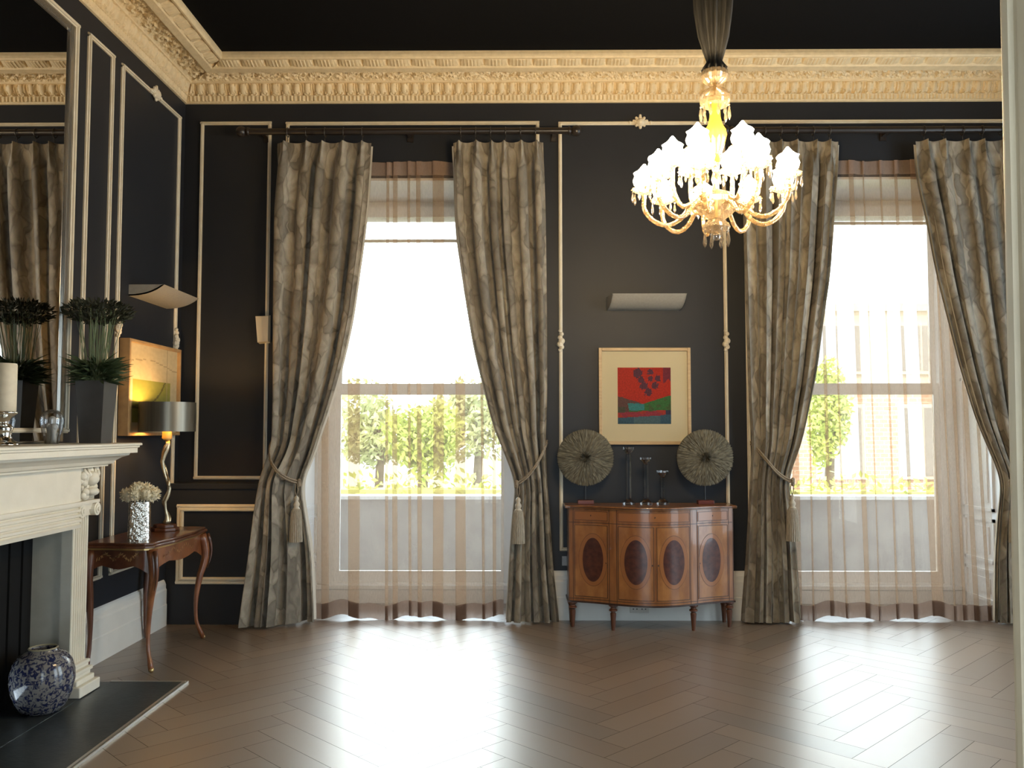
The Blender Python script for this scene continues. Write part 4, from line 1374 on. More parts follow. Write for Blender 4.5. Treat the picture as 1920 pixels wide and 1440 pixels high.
# ================================================================== PICTURES
def print_color(u, v):
    """u right, v up, 0..1"""
    nz = noise.noise((u * 9, v * 9, 0.3))
    nf = noise.noise((u * 40, v * 40, 2.0))
    hillL = 0.50 - 0.30 * u + 0.02 * nz
    hillR = 0.36 + 0.30 * max(0, u - 0.50) + 0.015 * nz
    if v < 0.105 + 0.06 * u + 0.01 * nz:
        c = (0.030, 0.085, 0.13)
        if 0.3 < u < 0.8:
            c = (0.06, 0.12, 0.15)
    elif v < 0.20 + 0.05 * u + 0.012 * nz:
        c = (0.26, 0.025, 0.045) if nz < 0.25 else (0.34, 0.03, 0.02)
        if u > 0.9:
            c = (0.03, 0.03, 0.07)
    elif v < hillR and u > 0.22 - 0.2 * (v - 0.2):
        c = (0.035, 0.14, 0.035) if nz > -0.15 else (0.05, 0.10, 0.03)
        if u < 0.5 and v > 0.24 + 0.02 * nz:
            c = (0.03, 0.20, 0.21)
        if u < 0.48 and v > 0.40 + 0.01 * nz:
            c = (0.10, 0.05, 0.05)
    elif v < hillL:
        c = (0.10, 0.045, 0.04)
        if v < 0.3 and u < 0.15:
            c = (0.06, 0.06, 0.04)
    else:
        c = (0.42, 0.018, 0.006)
        for (a, b, r) in ((0.38, 0.90, 0.085), (0.62, 0.92, 0.055), (0.44, 0.78, 0.06), (0.62, 0.80, 0.05), (0.76, 0.81, 0.055), (0.49, 0.68, 0.075), (0.70, 0.68, 0.065), (0.58, 0.56, 0.07), (0.45, 0.66, 0.04)):
            d = sqrt((u - a) ** 2 + (v - b) ** 2) + 0.035 * nf
            if d < r:
                c = (0.085, 0.022, 0.045)
        if u > 0.85 and v > 0.72 + 0.1 * nz:
            c = (0.16, 0.012, 0.03)
    k = 1.25 + 0.4 * nf
    return tuple(max(0.0, q * k) for q in c)


t = thing('framed_print', 'framed red and green abstract landscape print with wide cream mat above the sideboard', 'picture', (1.0, BY - 0.015, 1.385))
x0, x1, z0, z1 = 0.634, 1.370, 1.386, 2.163
m = MB()
for (a, b, c, d) in ((x0, x0 + 0.026, z0, z1), (x1 - 0.026, x1, z0, z1), (x0 + 0.026, x1 - 0.026, z0, z0 + 0.026), (x0 + 0.026, x1 - 0.026, z1 - 0.026, z1)):
    m.box(a, b, BY - 0.035, BY - 0.0005, c, d)
obj('picture_frame', m, PALEFRAME, t, bevel=0.003)
obj('mat_board', MB().box(x0 + 0.026, x1 - 0.026, BY - 0.016, BY - 0.002, z0 + 0.026, z1 - 0.026), MATBOARD, t)
NP = 90
pm = MB()
pcol = []
ax0, ax1, az0, az1 = 0.786, 1.212, 1.551, 2.004
pm.grid(lambda i, j: (lerp(ax0, ax1, i / NP), BY - 0.0175, lerp(az0, az1, j / NP)), NP + 1, NP + 1)
for j in range(NP):
    for i in range(NP):
        pcol.append(print_color((i + 0.5) / NP, (j + 0.5) / NP))
obj('print', pm, PRINT, t, tint=lambda f, v: pcol[f])
obj('glazing', MB().box(x0 + 0.026, x1 - 0.026, BY - 0.025, BY - 0.023, z0 + 0.026, z1 - 0.026), PICGLASS, t)

t = thing('gilded_picture', 'gilded box framed cream and olive picture lit by the table lamp', 'picture', (LX + 0.02, 6.28, 1.46))
y0, y1, z0, z1 = 5.83, 6.725, 1.462, 2.135
DP = 0.075
m = MB()
for (a, b, c, d) in ((y0, y0 + 0.022, z0, z1), (y1 - 0.022, y1, z0, z1), (y0 + 0.022, y1 - 0.022, z0, z0 + 0.022), (y0 + 0.022, y1 - 0.022, z1 - 0.022, z1)):
    m.box(LX + 0.0005, LX + DP, a, b, c, d)
obj('picture_frame', m, GOLDFRAME, t, bevel=0.003)
pm = MB()
pcol2 = []
NQ = 70
pm.grid(lambda i, j: (LX + 0.05, lerp(y0 + 0.022, y1 - 0.022, i / NQ), lerp(z0 + 0.022, z1 - 0.022, j / NQ)), NQ + 1, NQ + 1, flip=True)
for j in range(NQ):
    for i in range(NQ):
        u, v = (i + 0.5) / NQ, (j + 0.5) / NQ
        nz = noise.noise((u * 5, v * 5, 4.4))
        nf = noise.noise((u * 22, v * 30, 1.4))
        c = (0.52, 0.41, 0.23)
        if 0.10 < u < 0.86 and 0.12 < v < 0.60:
            c = (0.26, 0.24, 0.05)
            if abs(sqrt((u - 0.2) ** 2 + (v - 0.9) ** 2) - 0.62) < 0.012:
                c = (0.12, 0.10, 0.03)
        if abs(v - (0.78 + 0.06 * sin(u * 4) + 0.02 * nz)) < 0.006 or abs(u - 0.78) < 0.006:
            c = (0.34, 0.26, 0.14)
        k = 1 + 0.12 * nz + 0.10 * nf
        pcol2.append(tuple(q * k for q in c))
obj('painting', pm, PRINT, t, tint=lambda f, v: pcol2[f])
obj('backing', MB().box(LX + 0.0008, LX + 0.047, y0 + 0.022, y1 - 0.022, z0 + 0.022, z1 - 0.022), GOLDFRAME, t)

# ================================================================== SIDE TABLE by the fireplace
TZ = 0.80
tx0, tx1, ty0, ty1 = LX + 0.035, -2.275, 5.36, 6.25
t = thing('side_table', 'old French walnut side table with curved legs in the corner beside the fireplace', 'table', ((tx0 + tx1) / 2, (ty0 + ty1) / 2, 0))


def serp(ex, n=28):
    """outline of the top: serpentine front and ends, ex = overhang"""
    pts = []
    for k in range(n + 1):                             # near end, wall to front
        q = k / n
        pts.append((lerp(tx0, tx1 + ex - 0.02, q), ty0 - ex + 0.02 * sin(pi * q * 2) * 0.6 + 0.014 * (q > 0.9) * (q - 0.9) * 10))
    for k in range(1, n + 1):                          # front
        q = k / n
        bow = -0.028 * sin(pi * q) + 0.05 * sin(pi * q) ** 3 * 1.0 - 0.012 * cos(4 * pi * q) + 0.012
        pts.append((tx1 + ex - 0.02 + bow, lerp(ty0 - ex + 0.014, ty1 + ex - 0.014, q)))
    for k in range(1, n + 1):
        q = 1 - k / n
        pts.append((lerp(tx0, tx1 + ex - 0.02, q), ty1 + ex - 0.02 * sin(pi * q * 2) * 0.6 - 0.014 * (q > 0.9) * (q - 0.9) * 10))
    return pts


obj('table_top', MB().prism(serp(0.012), TZ - 0.016, TZ).prism(serp(0.022), TZ - 0.034, TZ - 0.016), TABLEWOOD, t, bevel=0.004)
obj('top_edge_band', MB().prism(serp(0.006), TZ - 0.046, TZ - 0.034), GILT, t)


def apron(pts, drop_fn, zt):
    m = MB()
    n_ = len(pts)

    def fn(i, j):
        x, y = pts[i]
        zb = drop_fn(i / (n_ - 1))
        return (x, y, lerp(zt, zb, j / 6))
    m.grid(fn, n_, 7)
    return m


ol = serp(-0.004)
near, front, far = ol[:29], ol[28:57], ol[56:]


def scallop(q):
    return TZ - 0.135 - 0.075 * (abs(q - 0.5) * 2) ** 3 - 0.03 * cos(2 * pi * (q - 0.5)) * (0.25 < q < 0.75)


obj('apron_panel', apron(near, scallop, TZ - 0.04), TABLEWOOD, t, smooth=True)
obj('apron_panel', apron(front, scallop, TZ - 0.04), TABLELIT, t, smooth=True)
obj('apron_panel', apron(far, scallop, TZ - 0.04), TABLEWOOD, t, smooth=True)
obj('back_rail', MB().box(tx0, tx0 + 0.02, ty0 + 0.02, ty1 - 0.02, TZ - 0.15, TZ - 0.04), TABLEWOOD, t)
# marquetry scrolls on the front and near aprons
m = MB()
rm = random.Random(8)
for sc_ in range(2):
    src = front if sc_ == 0 else near
    for k in range(5, 24):
        x, y = src[k]
        nx, ny = (1, 0) if sc_ == 0 else (0, -1)
        zc_ = TZ - 0.088 + 0.018 * sin(k * 0.9)
        for q in range(2):
            aa = rm.uniform(0, 2 * pi)
            L = rm.uniform(0.008, 0.02)
            cx_, cy_ = x + nx * 0.0022, y + ny * 0.0022
            tx_, ty_ = (0, 1) if sc_ == 0 else (1, 0)
            m.blade((cx_ - tx_ * L * cos(aa), cy_ - ty_ * L * cos(aa), zc_ - L * sin(aa)), (cx_ + tx_ * L * cos(aa), cy_ + ty_ * L * cos(aa), zc_ + L * sin(aa)), 0.0045, side=Vector((-tx_ * sin(aa), -ty_ * sin(aa), cos(aa))))
obj('marquetry', m, MARQ, t)
for (cx_, cy_, dx, dy) in ((tx1 - 0.03, ty0 + 0.03, 1, -1), (tx1 - 0.03, ty1 - 0.03, 1, 1), (tx0 + 0.025, ty0 + 0.03, 0, -1), (tx0 + 0.025, ty1 - 0.03, 0, 1)):
    pts, rs = [], []
    for k in range(19):
        q = k / 18
        z = (TZ - 0.05) * (1 - q) + 0.012 * q
        o_ = 0.026 * sin(pi * min(1, q / 0.38)) * (q < 0.38) - 0.022 * sin(pi * (q - 0.38) / 0.62) * (q >= 0.38) + 0.022 * max(0, (q - 0.85) / 0.15)
        pts.append((cx_ + dx * o_, cy_ + dy * o_ * 0.9, z))
        rs.append(lerp(0.036, 0.0135, min(1, q / 0.75)) if q < 0.92 else 0.0175)
    lg = obj('leg', MB().tube(pts, rs, 8), LEGWOOD if dx == 0 else TABLELIT, t, smooth=True)
    if dx:
        obj('gilt_mount', MB().tube([(p[0] + dx * (r_ + 0.0005), p[1] + dy * (r_ + 0.0005), p[2]) for p, r_ in list(zip(pts, rs))[:7]], [0.012, 0.013, 0.011, 0.009, 0.007, 0.005, 0.003], 7), TABLEWOOD, lg, smooth=True)
        obj('foot_cap', MB().ball((pts[-1][0], pts[-1][1], 0.017), 0.0165, 10, 8), GILT, lg, smooth=True)

# vase with cream flowers
fx_, fy_ = -2.435, 5.50
t = thing('flower_vase', 'hammered silver vase holding a dome of cream flowers on the side table', 'vase', (fx_, fy_, TZ))
m = MB()
vs = []
hs = 0.066
for (s_, z) in ((1.0, TZ + 0.0005), (0.97, TZ + 0.12), (0.93, TZ + 0.245), (0.86, TZ + 0.245), (0.84, TZ + 0.18)):
    for k in range(24):
        a = 2 * pi * k / 24 + 0.35
        c_, s2 = cos(a), sin(a)
        rr_ = hs * s_ / (abs(c_) ** 6 + abs(s2) ** 6) ** (1 / 6)
        vs.append((fx_ + rr_ * cos(a + 0.3), fy_ + rr_ * sin(a + 0.3), z))
fs = [tuple(range(23, -1, -1)), tuple(96 + k for k in range(24))]
for j in range(4):
    for k in range(24):
        q = (k + 1) % 24
        fs.append((j * 24 + k, j * 24 + q, j * 24 + 24 + q, j * 24 + 24 + k))
m.add(vs, fs)
obj('vase_body', m, SILVER, t, smooth=True, auto=True)
rv = random.Random(31)
m = MB()
heads = []
for k in range(11):
    a = 2 * pi * k / 8 if k < 8 else 2 * pi * (k - 8) / 3 + 0.4
    r_ = 0.082 if k < 8 else 0.034
    c = Vector((fx_ + r_ * cos(a), fy_ + r_ * sin(a), TZ + (0.292 if k < 8 else 0.325) + rv.uniform(-0.006, 0.006)))
    heads.append(c)
    for q in range(150):
        d = Vector((rv.gauss(0, 1), rv.gauss(0, 1), rv.gauss(0.1, 1))).normalized()
        p0 = c + d * 0.022
        p1 = c + d * rv.uniform(0.042, 0.056)
        m.blade(p0, p1, rv.uniform(0.004, 0.008))
    m.ball(c, 0.038, 9, 7)
obj('flowers', m, FLOWER, t)
m = MB()
for c in heads:
    m.tube([(fx_ + (c.x - fx_) * 0.2, fy_ + (c.y - fy_) * 0.2, TZ + 0.19), (lerp(fx_, c.x, 0.5), lerp(fy_, c.y, 0.5), TZ + 0.25), tuple(c)], 0.003, 5)
obj('flower_stems', m, STEMM, t)

# table lamp
lx_, ly_ = -2.485, 6.02
t = thing('table_lamp', 'lit table lamp with twisted silver stem and pewter drum shade on the side table', 'lamp', (lx_, ly_, TZ))
m = MB()
octo = [(lx_ + 0.095 * cos(pi / 8 + k * pi / 4), ly_ + 0.095 * sin(pi / 8 + k * pi / 4)) for k in range(8)]
m.prism(octo, TZ + 0.0005, TZ + 0.022).prism([(lerp(lx_, x, 0.82), lerp(ly_, y, 0.82)) for x, y in octo], TZ + 0.022, TZ + 0.045)
obj('lamp_base', m, LEGWOOD, t, bevel=0.004)
sp = [(0.003, 0.045, 0.034), (0.012, 0.07, 0.028), (0.010, 0.10, 0.020), (0.0, 0.15, 0.014), (-0.004, 0.20, 0.018), (0.014, 0.245, 0.02), (0.022, 0.29, 0.018), (0.010, 0.34, 0.016), (-0.006, 0.38, 0.014), (-0.018, 0.43, 0.018), (-0.026, 0.48, 0.022), (-0.016, 0.52, 0.024), (-0.002, 0.56, 0.026), (0.008, 0.60, 0.024), (0.004, 0.635, 0.02)]
m = MB()
m.tube([(lx_ + x, ly_ + 0.4 * x, TZ + z) for x, z, r_ in sp], [r_ * 0.72 for x, z, r_ in sp], 10)
tw = []
for k in range(60):
    q = k / 59
    z = lerp(0.05, 0.62, q)
    i_ = min(len(sp) - 2, max(0, sum(1 for s_ in sp if s_[1] <= z) - 1))
    f_ = (z - sp[i_][1]) / max(1e-6, sp[i_ + 1][1] - sp[i_][1])
    x = lerp(sp[i_][0], sp[i_ + 1][0], f_)
    a = q * 11
    tw.append((lx_ + x + 0.017 * cos(a), ly_ + 0.4 * x + 0.017 * sin(a), TZ + z))
m.tube(tw, [0.011 * (0.75 + 0.35 * sin(k * 0.5)) for k in range(60)], 7)
obj('lamp_stem', m, CHAMP, t, smooth=True)
obj('socket', MB().lathe([(0.020, TZ + 0.63), (0.034, TZ + 0.645), (0.030, TZ + 0.70), (0.022, TZ + 0.72)], lx_, ly_, 18), SHADEIN, t, smooth=True)
zb, zt_ = 1.492, 1.697
ro, ri = 0.190, 0.186
sh_ = obj('lamp_shade', MB().lathe([(ro, zb), (ro, zt_), (ri, zt_), (ri, zb)], lx_, ly_, 64), SHADEM, t, smooth=True, auto=True)
# open drum: drop the end caps
me = sh_.data
import bmesh
bm = bmesh.new(); bm.from_mesh(me)
bmesh.ops.delete(bm, geom=[f for f in bm.faces if len(f.verts) > 8], context='FACES_ONLY')
bm.to_mesh(me); bm.free()
ln = MB()
ln.grid(lambda i, j: (lx_ + (ri - 0.001) * cos(-2 * pi * i / 64), ly_ + (ri - 0.001) * sin(-2 * pi * i / 64), lerp(zb + 0.002, zt_ - 0.002, j)), 65, 2)
obj('shade_lining', ln, SHADEIN, t, smooth=True)
m = MB()
for k in range(3):
    a = 2 * pi * k / 3 + 0.5
    m.tube([(lx_ + 0.02 * cos(a), ly_ + 0.02 * sin(a), zb + 0.012), (lx_ + ri * cos(a), ly_ + ri * sin(a), zb + 0.012)], 0.002, 5)
obj('shade_carrier', m, ROD2, t)
obj('bulb', MB().ball((lx_, ly_, 1.575), 0.030, 16, 12, (1, 1, 1.2)), BULBGLOW, t, smooth=True)
ld = bpy.data.lights.new('lamp_light', 'POINT'); ld.energy = 11.0; ld.color = (1.0, 0.66, 0.28); ld.shadow_soft_size = 0.03
lo = bpy.data.objects.new('lamp_light', ld); COL.objects.link(lo); lo.parent = t; lo.location = (0, 0, 1.64 - TZ)

# ================================================================== SIDEBOARD
SX = 1.003
t = thing('sideboard', 'bow fronted satinwood sideboard with four dark oval panels against the window wall', 'sideboard', (SX, BY - 0.23, 0))
SB = t
BACK = BY - 0.033


def depth_at(x):
    """front of the carcase, metres out from its back, x from the centre"""
    a = abs(x)
    if a <= 0.298:
        return 0.365 + 0.085 * cos(a / 0.298 * pi / 2) ** 1.0
    q = min(1.0, (a - 0.298) / (0.630 - 0.298))
    return lerp(0.365, 0.235, q) - 0.018 * sin(pi * q)


def pt(x, z, off=0.0):
    e = 0.004
    d = (depth_at(x + e) - depth_at(x - e)) / (2 * e) if abs(abs(x) - 0.298) > 0.006 else 0.0
    L = sqrt(1 + d * d)
    return (SX + x - off * d / L, BACK - depth_at(x) - off / L, z)


def outline(w, ex, n_=64):
    pts = [(SX - w, BACK)]
    for k in range(n_ + 1):
        x = lerp(-w, w, k / n_)
        pts.append((SX + x, BACK - depth_at(x) - ex))
    pts.append((SX + w, BACK))
    return pts


ZB, ZT = 0.205, 0.905
obj('carcase', MB().prism(outline(0.630, 0.0), ZB, ZT), SATIN, SB)
m = MB().prism(outline(0.658, 0.022), ZT, ZT + 0.020)
obj('top', m, SATIN, SB, bevel=0.004)
obj('top_stringing', MB().prism(outline(0.6615, 0.0255), ZT + 0.007, ZT + 0.012), INLAY, SB)
obj('bottom_moulding', MB().prism(outline(0.640, 0.008), ZB - 0.012, ZB), INLAY, SB)


def patch(x0, x1, z0, z1, off, thick, nx=18, nz=2):
    m = MB()
    m.grid(lambda i, j: pt(lerp(x0, x1, i / (nx - 1)), lerp(z0, z1, j / (nz - 1)), off), nx, nz)
    # rim back to the carcase
    rim = [pt(lerp(x0, x1, i / (nx - 1)), z0, off) for i in range(nx)] + [pt(lerp(x1, x0, i / (nx - 1)), z1, off) for i in range(nx)]
    rimb = [pt(lerp(x0, x1, i / (nx - 1)), z0, off - thick) for i in range(nx)] + [pt(lerp(x1, x0, i / (nx - 1)), z1, off - thick) for i in range(nx)]
    n_ = len(rim)
    m.add(rim + rimb, [(i, i + n_, (i + 1) % n_ + n_, (i + 1) % n_) for i in range(n_)])
    return m


def line_frame(x0, x1, z0, z1, off, w=0.004):
    m = MB()
    for (a, b, c, d) in ((x0, x1, z0, z0 + w), (x0, x1, z1 - w, z1), (x0, x0 + w, z0, z1), (x1 - w, x1, z0, z1)):
        q = patch(a, b, c, d, off, 0.001, nx=18 if b - a > 0.02 else 3)
        m.add(q.v, q.f)
    return m


def oval(cx_, cz_, rx, rz, off, n_=48, rings=5, r_in=0.0):
    m = MB()
    vs, fs = [], []
    for k in range(rings + 1):
        r_ = lerp(r_in, 1.0, k / rings)
        for i in range(n_):
            a = 2 * pi * i / n_
            vs.append(pt(cx_ + rx * r_ * cos(a), cz_ + rz * r_ * sin(a), off))
    for k in range(rings):
        for i in range(n_):
            j = (i + 1) % n_
            fs.append((k * n_ + i, k * n_ + j, (k + 1) * n_ + j, (k + 1) * n_ + i))
    m.add(vs, fs)
    rim = [pt(cx_ + rx * cos(2 * pi * i / n_), cz_ + rz * sin(2 * pi * i / n_), off - 0.003) for i in range(n_)]
    o = len(m.v)
    m.v += rim
    for i in range(n_):
        j = (i + 1) % n_
        m.f.append((rings * n_ + i, rings * n_ + j, o + j, o + i))
    return m


DOORS = [(-0.588, -0.335, -0.447, 0.076), (-0.270, -0.006, -0.140, 0.082), (0.006, 0.270, 0.140, 0.082), (0.335, 0.588, 0.447, 0.076)]
for (a, b, c, rx) in DOORS:
    d_ = obj('door', patch(a, b, 0.235, 0.785, 0.004, 0.006), SATIN2, SB)
    obj('door_stringing', line_frame(a + 0.004, b - 0.004, 0.239, 0.781, 0.0052), INLAY, d_)
    obj('oval_band', oval(c, 0.520, rx + 0.028, 0.196, 0.0056), BAND, d_)
    obj('oval_ring', oval(c, 0.520, rx + 0.0295, 0.1985, 0.0050, rings=1, r_in=0.9), INLAY, d_)
    obj('oval_panel', oval(c, 0.520, rx, 0.165, 0.0066), BURL, d_)
    kx_ = b - 0.016 if c < 0 else a + 0.016
    obj('keyhole', MB().ball(pt(kx_, 0.50, 0.004), 0.006, 8, 6, (0.8, 0.5, 1.3)), INLAY, d_)
for (a, b) in ((-0.588, -0.335), (-0.270, 0.270), (0.335, 0.588)):
    d_ = obj('drawer', patch(a, b, 0.812, 0.888, 0.004, 0.006, nx=30), BAND, SB)
    obj('drawer_stringing', line_frame(a + 0.004, b - 0.004, 0.815, 0.885, 0.0052, 0.003), INLAY, d_)
    obj('keyhole', MB().ball(pt((a + b) / 2, 0.852, 0.004), 0.005, 8, 6, (0.8, 0.5, 1.3)), INLAY, d_)
# dark lines on the stiles
m = MB()
for xs_ in (-0.626, -0.594, -0.330, -0.276, 0.276, 0.330, 0.594, 0.626):
    q = patch(xs_ - 0.0018, xs_ + 0.0018, ZB, ZT, 0.0012, 0.001, nx=3)
    m.add(q.v, q.f)
for zz in (0.222, 0.798):
    q = patch(-0.628, 0.628, zz - 0.002, zz + 0.002, 0.0010, 0.001, nx=60)
    m.add(q.v, q.f)
obj('stile_stringing', m, INLAY, SB)
for (lx, ins) in ((-0.598, 0.03), (-0.301, 0.034), (0.301, 0.034), (0.598, 0.03)):
    p = pt(lx, 0.0)
    cx_, cy_ = p[0], p[1] + ins
    prof = [(0.013, 0.0), (0.014, 0.01), (0.017, 0.05), (0.023, 0.125), (0.017, 0.132), (0.017, 0.138), (0.032, 0.146), (0.032, 0.154), (0.020, 0.162), (0.020, 0.172), (0.034, 0.182), (0.034, 0.205)]
    obj('leg', MB().lathe(prof, cx_, cy_, 16), LEGWOOD, SB, smooth=True, auto=True)
for lx in (-0.598, 0.598):
    obj('leg', MB().lathe([(0.014, 0.0), (0.022, 0.13), (0.030, 0.15), (0.024, 0.18), (0.034, 0.205)], SX + lx, BACK - 0.04, 12), LEGWOOD, SB, smooth=True, auto=True)

ST = ZT + 0.0205


# feather discs on stands
def feather_disc(cx_, label, seed):
    cy_, cz_, rad = BY - 0.155, 1.287, 0.226
    t = thing('feather_disc', label, 'feather disc', (cx_, cy_, ST), 'feather discs')
    obj('stand_base', MB().box(cx_ - 0.062, cx_ + 0.062, cy_ - 0.035, cy_ + 0.035, ST, ST + 0.03), REDWOOD, t, bevel=0.003)
    obj('stand_rod', MB().tube([(cx_, cy_ + 0.01, ST + 0.03), (cx_, cy_ + 0.01, cz_ + 0.05)], 0.004, 8), ROD2, t)
    rr_ = random.Random(seed)
    m = MB()
    cols = []
    m.lathe([(rad * 0.97, -0.012), (rad * 0.97, 0.0), (rad * 0.6, 0.018), (0.02, 0.03)], n=48)
    for i in range(len(m.v)):
        x, y, z = m.v[i]
        m.v[i] = (cx_ + x, cy_ - z, cz_ + y)
    for f_ in m.f:
        cols.append((0.12, 0.105, 0.075))
    for ring in range(7):
        r0 = rad * (0.80 - 0.125 * ring)
        L = rad * (0.22 if ring else 0.205)
        nb = int(170 - 16 * ring)
        for k in range(nb):
            a = 2 * pi * (k + rr_.random()) / nb
            ll = L * rr_.uniform(0.85, 1.04)
            r1 = min(rad, r0 + ll)
            h0 = 0.026 * (1 - (r0 / rad) ** 2) + 0.016
            h1 = 0.026 * (1 - (r1 / rad) ** 2) + 0.010 + 0.010 * rr_.random()
            a2 = a + rr_.uniform(-0.05, 0.05)
            p0 = Vector((cx_ + r0 * cos(a), cy_ - h0, cz_ + r0 * sin(a)))
            p1 = Vector((cx_ + r1 * cos(a2), cy_ - h1, cz_ + r1 * sin(a2)))
            side = Vector((-sin(a), rr_.uniform(-0.5, 0.5), cos(a)))
            m.blade(p0, p1, 0.0045 + 0.002 * rr_.random(), side=side)
            s_ = rr_.uniform(0.65, 1.3) * (0.75 if ring > 4 else 1)
            cols.append((0.155 * s_, 0.138 * s_, 0.098 * s_))
    for k in range(120):
        a = rr_.uniform(0, 2 * pi)
        r0, r1 = 0.004, rr_.uniform(0.02, 0.055)
        p0 = Vector((cx_ + r0 * cos(a), cy_ - 0.04, cz_ + r0 * sin(a)))
        p1 = Vector((cx_ + r1 * cos(a), cy_ - 0.045 - 0.022 * rr_.random(), cz_ + r1 * sin(a)))
        m.blade(p0, p1, 0.004)
        s_ = rr_.uniform(0.35, 0.8)
        cols.append((0.12 * s_, 0.105 * s_, 0.075 * s_))
    obj('feathers', m, FEATHER, t, tint=lambda f, v: cols[f])


feather_disc(0.514, 'round grey feather disc on a stand at the left end of the sideboard', 41)
feather_disc(1.449, 'round grey feather disc on a stand at the right end of the sideboard', 42)


# crystal candlesticks
def crystal(cx_, top, label):
    cy_ = BY - 0.20
    t = thing('crystal_candlestick', label, 'candlestick', (cx_, cy_, ST), 'crystal candlesticks')
    prof4 = [(0.050, ST), (0.050, ST + 0.014), (0.030, ST + 0.034), (0.022, ST + 0.045)]
    obj('foot', MB().lathe(prof4, cx_, cy_, 8, rot=pi / 8), CRYSTAL, t)
    obj('column', MB().lathe([(0.022, ST + 0.045), (0.022, top - 0.055), (0.017, top - 0.050)], cx_, cy_, 6, rot=0.2), CRYSTAL, t)
    obj('cup', MB().lathe([(0.017, top - 0.050), (0.022, top - 0.042), (0.044, top - 0.016), (0.046, top), (0.030, top), (0.026, top - 0.016), (0.01, top - 0.018)], cx_, cy_, 12), CRYSTAL, t)


crystal(0.846, 1.370, 'tallest of the three crystal candlesticks on the sideboard')
crystal(0.979, 1.290, 'middle sized crystal candlestick between the tallest and shortest ones')
crystal(1.109, 1.188, 'shortest of the three crystal candlesticks on the sideboard')


# sockets
def plate(x0, x1, z0, z1, y, m_, label, name, holes):
    t = thing(name, label, 'socket', ((x0 + x1) / 2, y, z0))
    obj('plate', MB().box(x0, x1, y - 0.009, y - 0.0003, z0, z1), m_, t, bevel=0.002)
    if holes:
        m = MB()
        for cx_ in (lerp(x0, x1, 0.27), lerp(x0, x1, 0.73)):
            zc_ = (z0 + z1) / 2
            m.box(cx_ - 0.004, cx_ + 0.004, y - 0.0096, y - 0.009, zc_ + 0.006, zc_ + 0.018)
            for s_ in (-1, 1):
                m.box(cx_ + s_ * 0.014 - 0.005, cx_ + s_ * 0.014 + 0.005, y - 0.0096, y - 0.009, zc_ - 0.014, zc_ - 0.007)
        obj('pin_holes', m, IRON, t)
    return t


plate(0.870, 1.018, 0.062, 0.142, BY - 0.030, SOCKETM, 'double power socket on the baseboard under the sideboard', 'wall_socket', True)
plate(0.335, 0.400, 0.425, 0.500, BY, GREYPLATE, 'grey cable plate on the wall left of the sideboard', 'wall_plate', False)

# ================================================================== CHANDELIER
CHX, CHY = 0.928, 4.00
t = thing('chandelier', 'lit crystal chandelier with curling arms hanging from the black ceiling', 'chandelier', (CHX, CHY, 2.36))
CH = t


def cz(ypx):
    return 1.5 + (807 - ypx) / 1605 * 4.0


# fabric sleeve from the ceiling
m = MB()
rows = [(CZ, 0.20), (4.30, 0.15), (4.0, 0.105), (3.7, 0.085), (3.5, 0.074), (3.38, 0.060), (3.30, 0.042), (3.255, 0.030), (3.235, 0.040), (3.215, 0.052), (3.195, 0.044)]
NR = 96


def sleeve(i, j):
    z, r_ = rows[j]
    a = 2 * pi * i / NR
    k = 1 + (0.21 * cos(11 * a + 0.6 * sin(z * 5)) + 0.07 * cos(23 * a + 1.0)) * (1 if j else 0.6)
    return (CHX + r_ * k * cos(a), CHY + r_ * k * sin(a), z)


m.grid(sleeve, NR + 1, len(rows), flip=True)
obj('fabric_sleeve', m, DRAPE, CH, smooth=True)
obj('suspension_rod', MB().tube([(CHX, CHY, 2.5), (CHX, CHY, CZ)], 0.007, 8), GILT, CH)
obj('canopy_ball', MB().lathe([(0.012, cz(152)), (0.030, cz(148)), (0.054, cz(140)), (0.062, cz(131)), (0.060, cz(123)), (0.050, cz(120)), (0.046, cz(124))], CHX, CHY, 28, lobes=14, depth=0.03), CHCUT, CH)
obj('upper_bell', MB().lathe([(0.066, cz(188)), (0.070, cz(180)), (0.068, cz(170)), (0.056, cz(161)), (0.030, cz(155)), (0.014, cz(151))], CHX, CHY, 28, lobes=14, depth=0.03), CHCUT, CH)
obj('baluster', MB().lathe([(0.020, cz(300)), (0.030, cz(280)), (0.045, cz(262)), (0.054, cz(246)), (0.050, cz(237)), (0.034, cz(226)), (0.026, cz(212)), (0.024, cz(196)), (0.034, cz(182)), (0.03, cz(172))], CHX, CHY, 28), AMBER, CH, smooth=True)
obj('centre_stem', MB().lathe([(0.016, cz(362)), (0.014, cz(340)), (0.022, cz(330)), (0.014, cz(318)), (0.020, cz(300))], CHX, CHY, 18), CHGLASS, CH, smooth=True)
obj('main_bowl', MB().lathe([(0.035, cz(409)), (0.060, cz(403)), (0.088, cz(392)), (0.100, cz(380)), (0.096, cz(370)), (0.075, cz(361)), (0.045, cz(356)), (0.02, cz(352))], CHX, CHY, 40, lobes=20, depth=0.025), CHCUT, CH)
obj('lower_bowl', MB().lathe([(0.010, cz(436)), (0.050, cz(430)), (0.064, cz(424)), (0.058, cz(418)), (0.040, cz(411)), (0.034, cz(408))], CHX, CHY, 32, lobes=16, depth=0.03), CHCUT, CH)
obj('finial_ball', MB().ball((CHX, CHY, cz(441)), 0.020, 16, 12).tube([(CHX, CHY, cz(432)), (CHX, CHY, cz(436))], 0.006, 8), PENDANT, CH, smooth=True)


